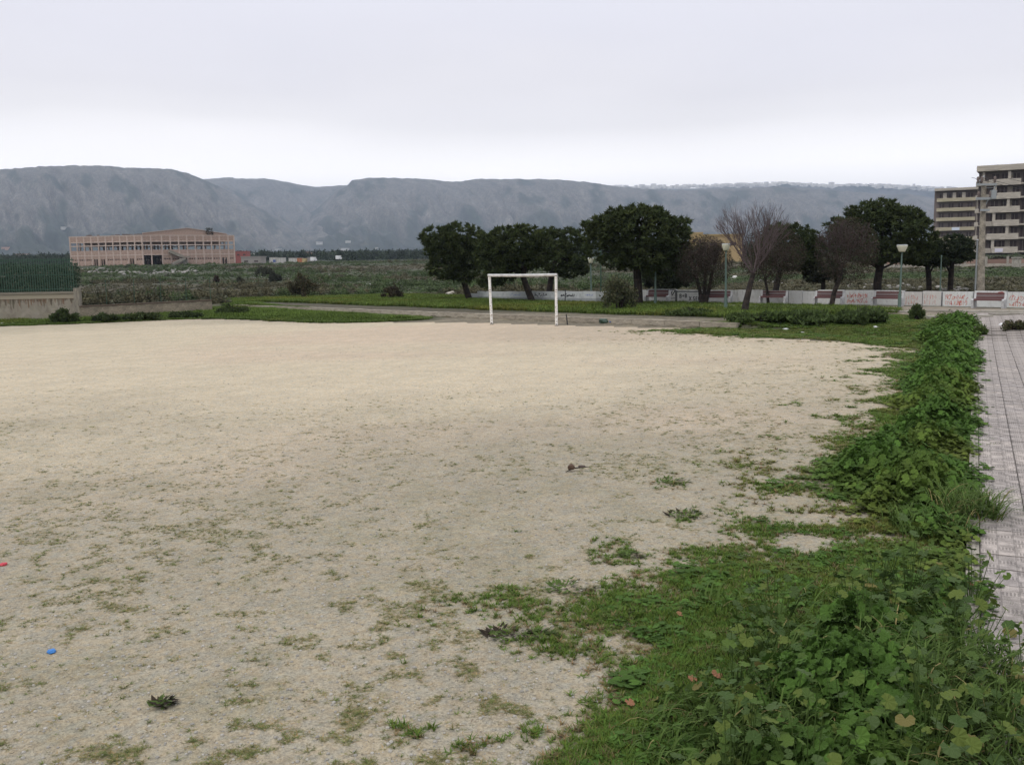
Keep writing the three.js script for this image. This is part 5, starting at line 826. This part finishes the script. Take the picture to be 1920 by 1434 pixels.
// ---------------------------------------------------------------- mallow plants in the near corner, leaf by leaf
{
  const rnd = rng(91), tones = [[0.074, 0.122, 0.028], [0.090, 0.145, 0.030], [0.062, 0.106, 0.030], [0.115, 0.155, 0.034], [0.074, 0.115, 0.038], [0.17, 0.15, 0.05]];
  const mats = tones.map(([r, g, b]) => new THREE.MeshPhysicalMaterial({ color: new THREE.Color().setRGB(r, g, b), roughness: 0.75, transmission: 0.22, thickness: 0, side: THREE.DoubleSide, specularIntensity: 0.22 }));
  const leaves = [0, 1, 2].map((i) => { const c = new Tris(); mallowLeaf(c, V(0, 0, 0), V(0, 1, 0), 1, i * 0.1, [1, 1, 1], rnd); const g = c.build(); g.deleteAttribute('color'); g.translate(0, 0, 0); return g; });
  const spots = []; let guard = 4000;
  while (spots.length < 40 && guard--) { const px = 1290 + rnd() * 800, py = 1130 + rnd() * 420; const p = onPlane(px, py), v = pathEdge - p.dot(pathSide); if (v < (p.length() < 6.1 ? -0.42 : 0.02) || v > (p.length() > 6.6 ? 0.7 : 1.5) || spots.some((q) => q.distanceTo(p) < 0.24)) continue; spots.push(p); }
  for (const p of spots) {
    const v = pathEdge - p.dot(pathSide), big = sstep(2.2, 0.7, v), hh = 0.16 + 0.50 * big * (0.35 + 0.75 * rnd()), W = 0.20 + 0.14 * rnd();
    const t = thing('mallow_plant', 'broad leaved mallow plant in the dense clump at the near footpath corner', 'plant', [p.x, land(p.x, p.z), p.z], 0, 'mallow plants in the near clump'), stems = [], n = 28 + Math.floor(rnd() * 14);
    for (let i = 0; i < n; i++) {
      const a = rnd() * 6.28, r = W * Math.sqrt(rnd()), h = hh * (0.15 + 0.9 * rnd()) * (1 - 0.6 * (r / W) ** 2), q = V(Math.cos(a) * r, h, Math.sin(a) * r), s = 0.04 + 0.065 * rnd();
      stems.push(limb([V(q.x * 0.15, -0.02, q.z * 0.15), V(q.x * 0.7, h * 0.62, q.z * 0.7), q], [0.004, 0.003, 0.002], 3));
      const m = part('leaf', leaves[i % 3], mats[rnd() < 0.035 ? 5 : Math.floor(rnd() * 5)], t); m.position.copy(q); m.scale.setScalar(s); m.rotation.set((rnd() - 0.3) * 1.5, rnd() * 6.28, (rnd() - 0.5) * 1.3, 'YXZ');
    }
    part('stems', merge(stems), mats[0], t);
  }
}
{ // long arching grass blades hanging over the path
  const rnd = rng(93), c = new Tris();
  const blade = (p, a, h, l, w, col) => { const dx = V(Math.cos(a), 0, Math.sin(a)), sd = V(-dx.z, 0, dx.x).multiplyScalar(w); let prev = p.clone(), pw = 1; for (let k = 1; k <= 5; k++) { const t = k / 5, q = p.clone().addScaledVector(dx, l * t).add(V(0, h * (1.9 * t - 1.25 * t * t), 0)), nw = 1 - t * 0.9; c.tri(prev.clone().addScaledVector(sd, pw), prev.clone().addScaledVector(sd, -pw), q.clone().addScaledVector(sd, nw), col); c.tri(prev.clone().addScaledVector(sd, -pw), q.clone().addScaledVector(sd, -nw), q.clone().addScaledVector(sd, nw), col); prev = q; pw = nw; } };
  const clump = (px, py, n, H, spread, arc) => { const o = onPlane(px, py); for (let i = 0; i < n; i++) { const p = V(o.x + (rnd() - 0.5) * spread, land(o.x, o.z), o.z + (rnd() - 0.5) * spread), k = 0.75 + 0.5 * rnd(); blade(p, arc + (rnd() - 0.5) * 4.2, H * (0.5 + 0.6 * rnd()), H * (0.5 + 0.9 * rnd()), 0.005 + 0.005 * rnd(), rnd() < 0.07 ? [0.26 * k, 0.21 * k, 0.09 * k] : [0.085 * k, 0.135 * k, 0.032 * k]); } };
  clump(1800, 975, 420, 0.40, 0.55, 0.2); clump(1740, 1000, 200, 0.30, 0.6, 0.2); clump(1780, 1330, 420, 0.45, 0.9, 0.3); clump(1600, 1300, 420, 0.40, 1.0, 1); clump(1480, 1400, 420, 0.32, 0.9, 1); clump(1350, 1420, 300, 0.22, 0.8, 1); clump(1660, 1470, 420, 0.38, 1.0, 1); clump(1500, 1180, 160, 0.2, 1.2, 1); clump(1690, 890, 160, 0.25, 1.2, 1); clump(1850, 1430, 120, 0.4, 0.5, 0.5);
  const m = new THREE.Mesh(c.build(), grassMat); stuff(m, 'long_grass', 'long arching grass blades in the near weed clumps', 'grass');
}

// ---------------------------------------------------------------- litter and small things
function crumple(seed, s, flat) { const g = new THREE.IcosahedronGeometry(s, 3), p = g.attributes.position; for (let i = 0; i < p.count; i++) { const k = 0.65 + 0.7 * vnoise3(p.getX(i) / s * 1.6 + seed, p.getY(i) / s * 1.6, p.getZ(i) / s * 1.6, seed); p.setXYZ(i, p.getX(i) * k, p.getY(i) * k * flat, p.getZ(i) * k); } g.computeVertexNormals(); return g; }
const bagWhite = mat(0.70, 0.71, 0.72, 0.6), paper = mat(0.66, 0.65, 0.62, 0.8);
for (const [x, y, s, fl, m, name, label, cat] of [
  [31, 602, 0.20, 0.6, bagWhite, 'plastic_bag', 'crumpled white plastic bag at the foot of the stained wall', 'bag'], [25, 608, 0.20, 0.3, bagWhite, 'plastic_bag', 'flattened white plastic bag in front of the crumpled one', 'bag'], [3, 609, 0.10, 0.7, paper, 'paper_scrap', 'grey white scrap at the picture edge below the stained wall', 'litter'], [65, 607, 0.06, 0.6, paper, 'paper_scrap', 'tiny white scrap in the verge below the stained wall', 'litter'],
  [1474, 618, 0.11, 0.3, bagWhite, 'paper_scrap', 'white paper scrap on the grass in front of the broad weed clump', 'litter'], [1505, 624, 0.06, 0.4, paper, 'paper_scrap', 'small white scrap just past the paper on the grass', 'litter'], [1643, 614, 0.08, 0.4, bagWhite, 'plastic_bag', 'small white bag on the grass below the dark weed clump', 'bag'], [1878, 612, 0.08, 0.9, bagWhite, 'plastic_bag', 'white bag caught in the dry bush across the footpath', 'bag'],
  [1136, 606, 0.26, 0.5, mat(0.02, 0.05, 0.03, 0.4), 'rubbish_bag', 'dark green rubbish bag lying against the kerb', 'bag'], [1132, 602, 0.13, 0.6, M.black, 'rubbish_bag', 'black rubbish bag on top of the green one at the kerb', 'bag'], [1147, 605, 0.16, 0.5, mat(0.06, 0.10, 0.26, 0.4), 'rubbish_bag', 'blue rubbish bag beside the green one at the kerb', 'bag'],
  [96, 1224, 0.030, 0.55, mat(0.03, 0.18, 0.50, 0.5), 'plastic_wrapper', 'small bright blue wrapper on the dirt', 'litter'], [5, 1060, 0.034, 0.5, mat(0.50, 0.04, 0.06, 0.5), 'plastic_wrapper', 'small red wrapper on the dirt at the picture edge', 'litter'], [1603, 1430, 0.05, 0.5, mat(0.10, 0.30, 0.50, 0.5), 'plastic_wrapper', 'pale blue wrapper in the weeds of the near corner', 'litter'],
  [845, 553, 0.36, 0.5, mat(0.45, 0.42, 0.36, 0.95), 'boulder', 'pale boulder in the lawn left of the first pine trunk', 'rock'], [1378, 522, 0.25, 0.7, paper, 'boulder', 'white stone on the bank behind the bare tree', 'rock'], [690, 535, 0.3, 0.5, paper, 'boulder', 'white stone in the scrub between the two brown shrubs', 'rock'],
]) { const p = ground(x, y); const o = part(name, crumple(x * 0.01 + 3, s, fl), m, scene); o.position.set(p.x, p.y + s * fl * 0.55, p.z); tag(o, label, cat); }
{ // dead twig with a curled leaf on the dirt
  const p = ground(1076, 884), t = thing('twig', 'dead brown twig with a curled leaf on the dirt', 'twig', [p.x, p.y + 0.012, p.z]);
  part('stick', limb([V(-0.10, 0, 0.06), V(0.0, 0.03, 0.0), V(0.13, 0.035, -0.03), V(0.20, 0.04, -0.03)], [0.006, 0.008, 0.007, 0.003], 5), M.bark, t);
  part('curled_leaf', crumple(9, 0.045, 0.8).translate(-0.03, 0.045, 0), mat(0.10, 0.062, 0.04, 0.9), t); part('curled_leaf', crumple(7, 0.028, 0.6).scale(1.6, 1, 1).translate(0.10, 0.045, -0.02), mat(0.075, 0.055, 0.045, 0.9), t);
}
// dark weed rosettes on the dirt
for (const [x, y, s, g, label] of [[1290, 967, 0.16, 0, 'dark withered weed rosette on the dirt before the bare bay'], [1262, 905, 0.15, 1, 'bright green weed rosette on the open dirt'], [1184, 1043, 0.08, 1, 'small green weed rosette near the edge of the turf'], [1068, 1104, 0.16, 1, 'green weed rosette at the tip of the turf'], [952, 1190, 0.13, 0, 'withered green and brown rosette standing alone on the dirt'], [1015, 1194, 0.08, 1, 'small green rosette beside the withered one'], [306, 1322, 0.05, 0, 'lone green rosette on the near dirt'], [1168, 1158, 0.12, 1, 'flat green rosette inside the turf tip']]) {
  const p = ground(x, y), rnd = rng(x), t = thing('weed_rosette', label, 'weed', [p.x, p.y, p.z]), c = new Tris(), d = new Tris();
  for (let i = 0; i < 90; i++) { const a = rnd() * 6.28, r = s * Math.sqrt(rnd()), q = V(Math.cos(a) * r * 1.3, 0.004 + 0.03 * rnd(), Math.sin(a) * r), e = V(Math.cos(a + rnd()), 0.5 * rnd(), Math.sin(a + rnd())).multiplyScalar(0.03 + 0.03 * rnd()), sd = V(-e.z, 0.01, e.x).multiplyScalar(0.3), k = 0.7 + 0.6 * rnd(), brown = rnd() < (g ? 0.08 : 0.55); (brown ? d : c).tri(q.clone().add(sd), q.clone().sub(sd), q.clone().add(e), brown ? [0.045 * k, 0.034 * k, 0.024 * k] : [0.085 * k, 0.130 * k, 0.032 * k]); }
  part('green_leaves', c.build(), grassMat, t); part('dry_leaves', d.build(), grassMat, t);
}
// fallen orange leaves
[[1817, 1132, 0.16, 'orange dead leaf on the weeds at the footpath edge'], [1180, 1330, 0.05, 'orange dead leaf low in the turf nearest the dirt edge'], [1345, 1283, 0.07, 'long orange dead leaf in front of the mallow clump'], [1276, 1163, 0.05, 'tiny orange dead leaf in the middle of the turf'], [1300, 1288, 0.05, 'pale orange dead leaf just beside the long one']].forEach(([x, y, h, label], i) => { const p = ground(x, y), c = new Tris(); mallowLeaf(c, V(0, 0, 0), V(0.35, 1, 0.3).normalize(), 0.055 + 0.012 * (i % 3), i, [1, 1, 1], null); const g = c.build(); g.deleteAttribute('color'); const o = part('fallen_leaf', g, mat(0.27, 0.12, 0.06, 0.8, { side: THREE.DoubleSide }), scene); o.position.set(p.x, p.y + h, p.z); tag(o, label, 'leaf'); });

renderer.setSize(1024, 764);
renderer.render(scene, camera);
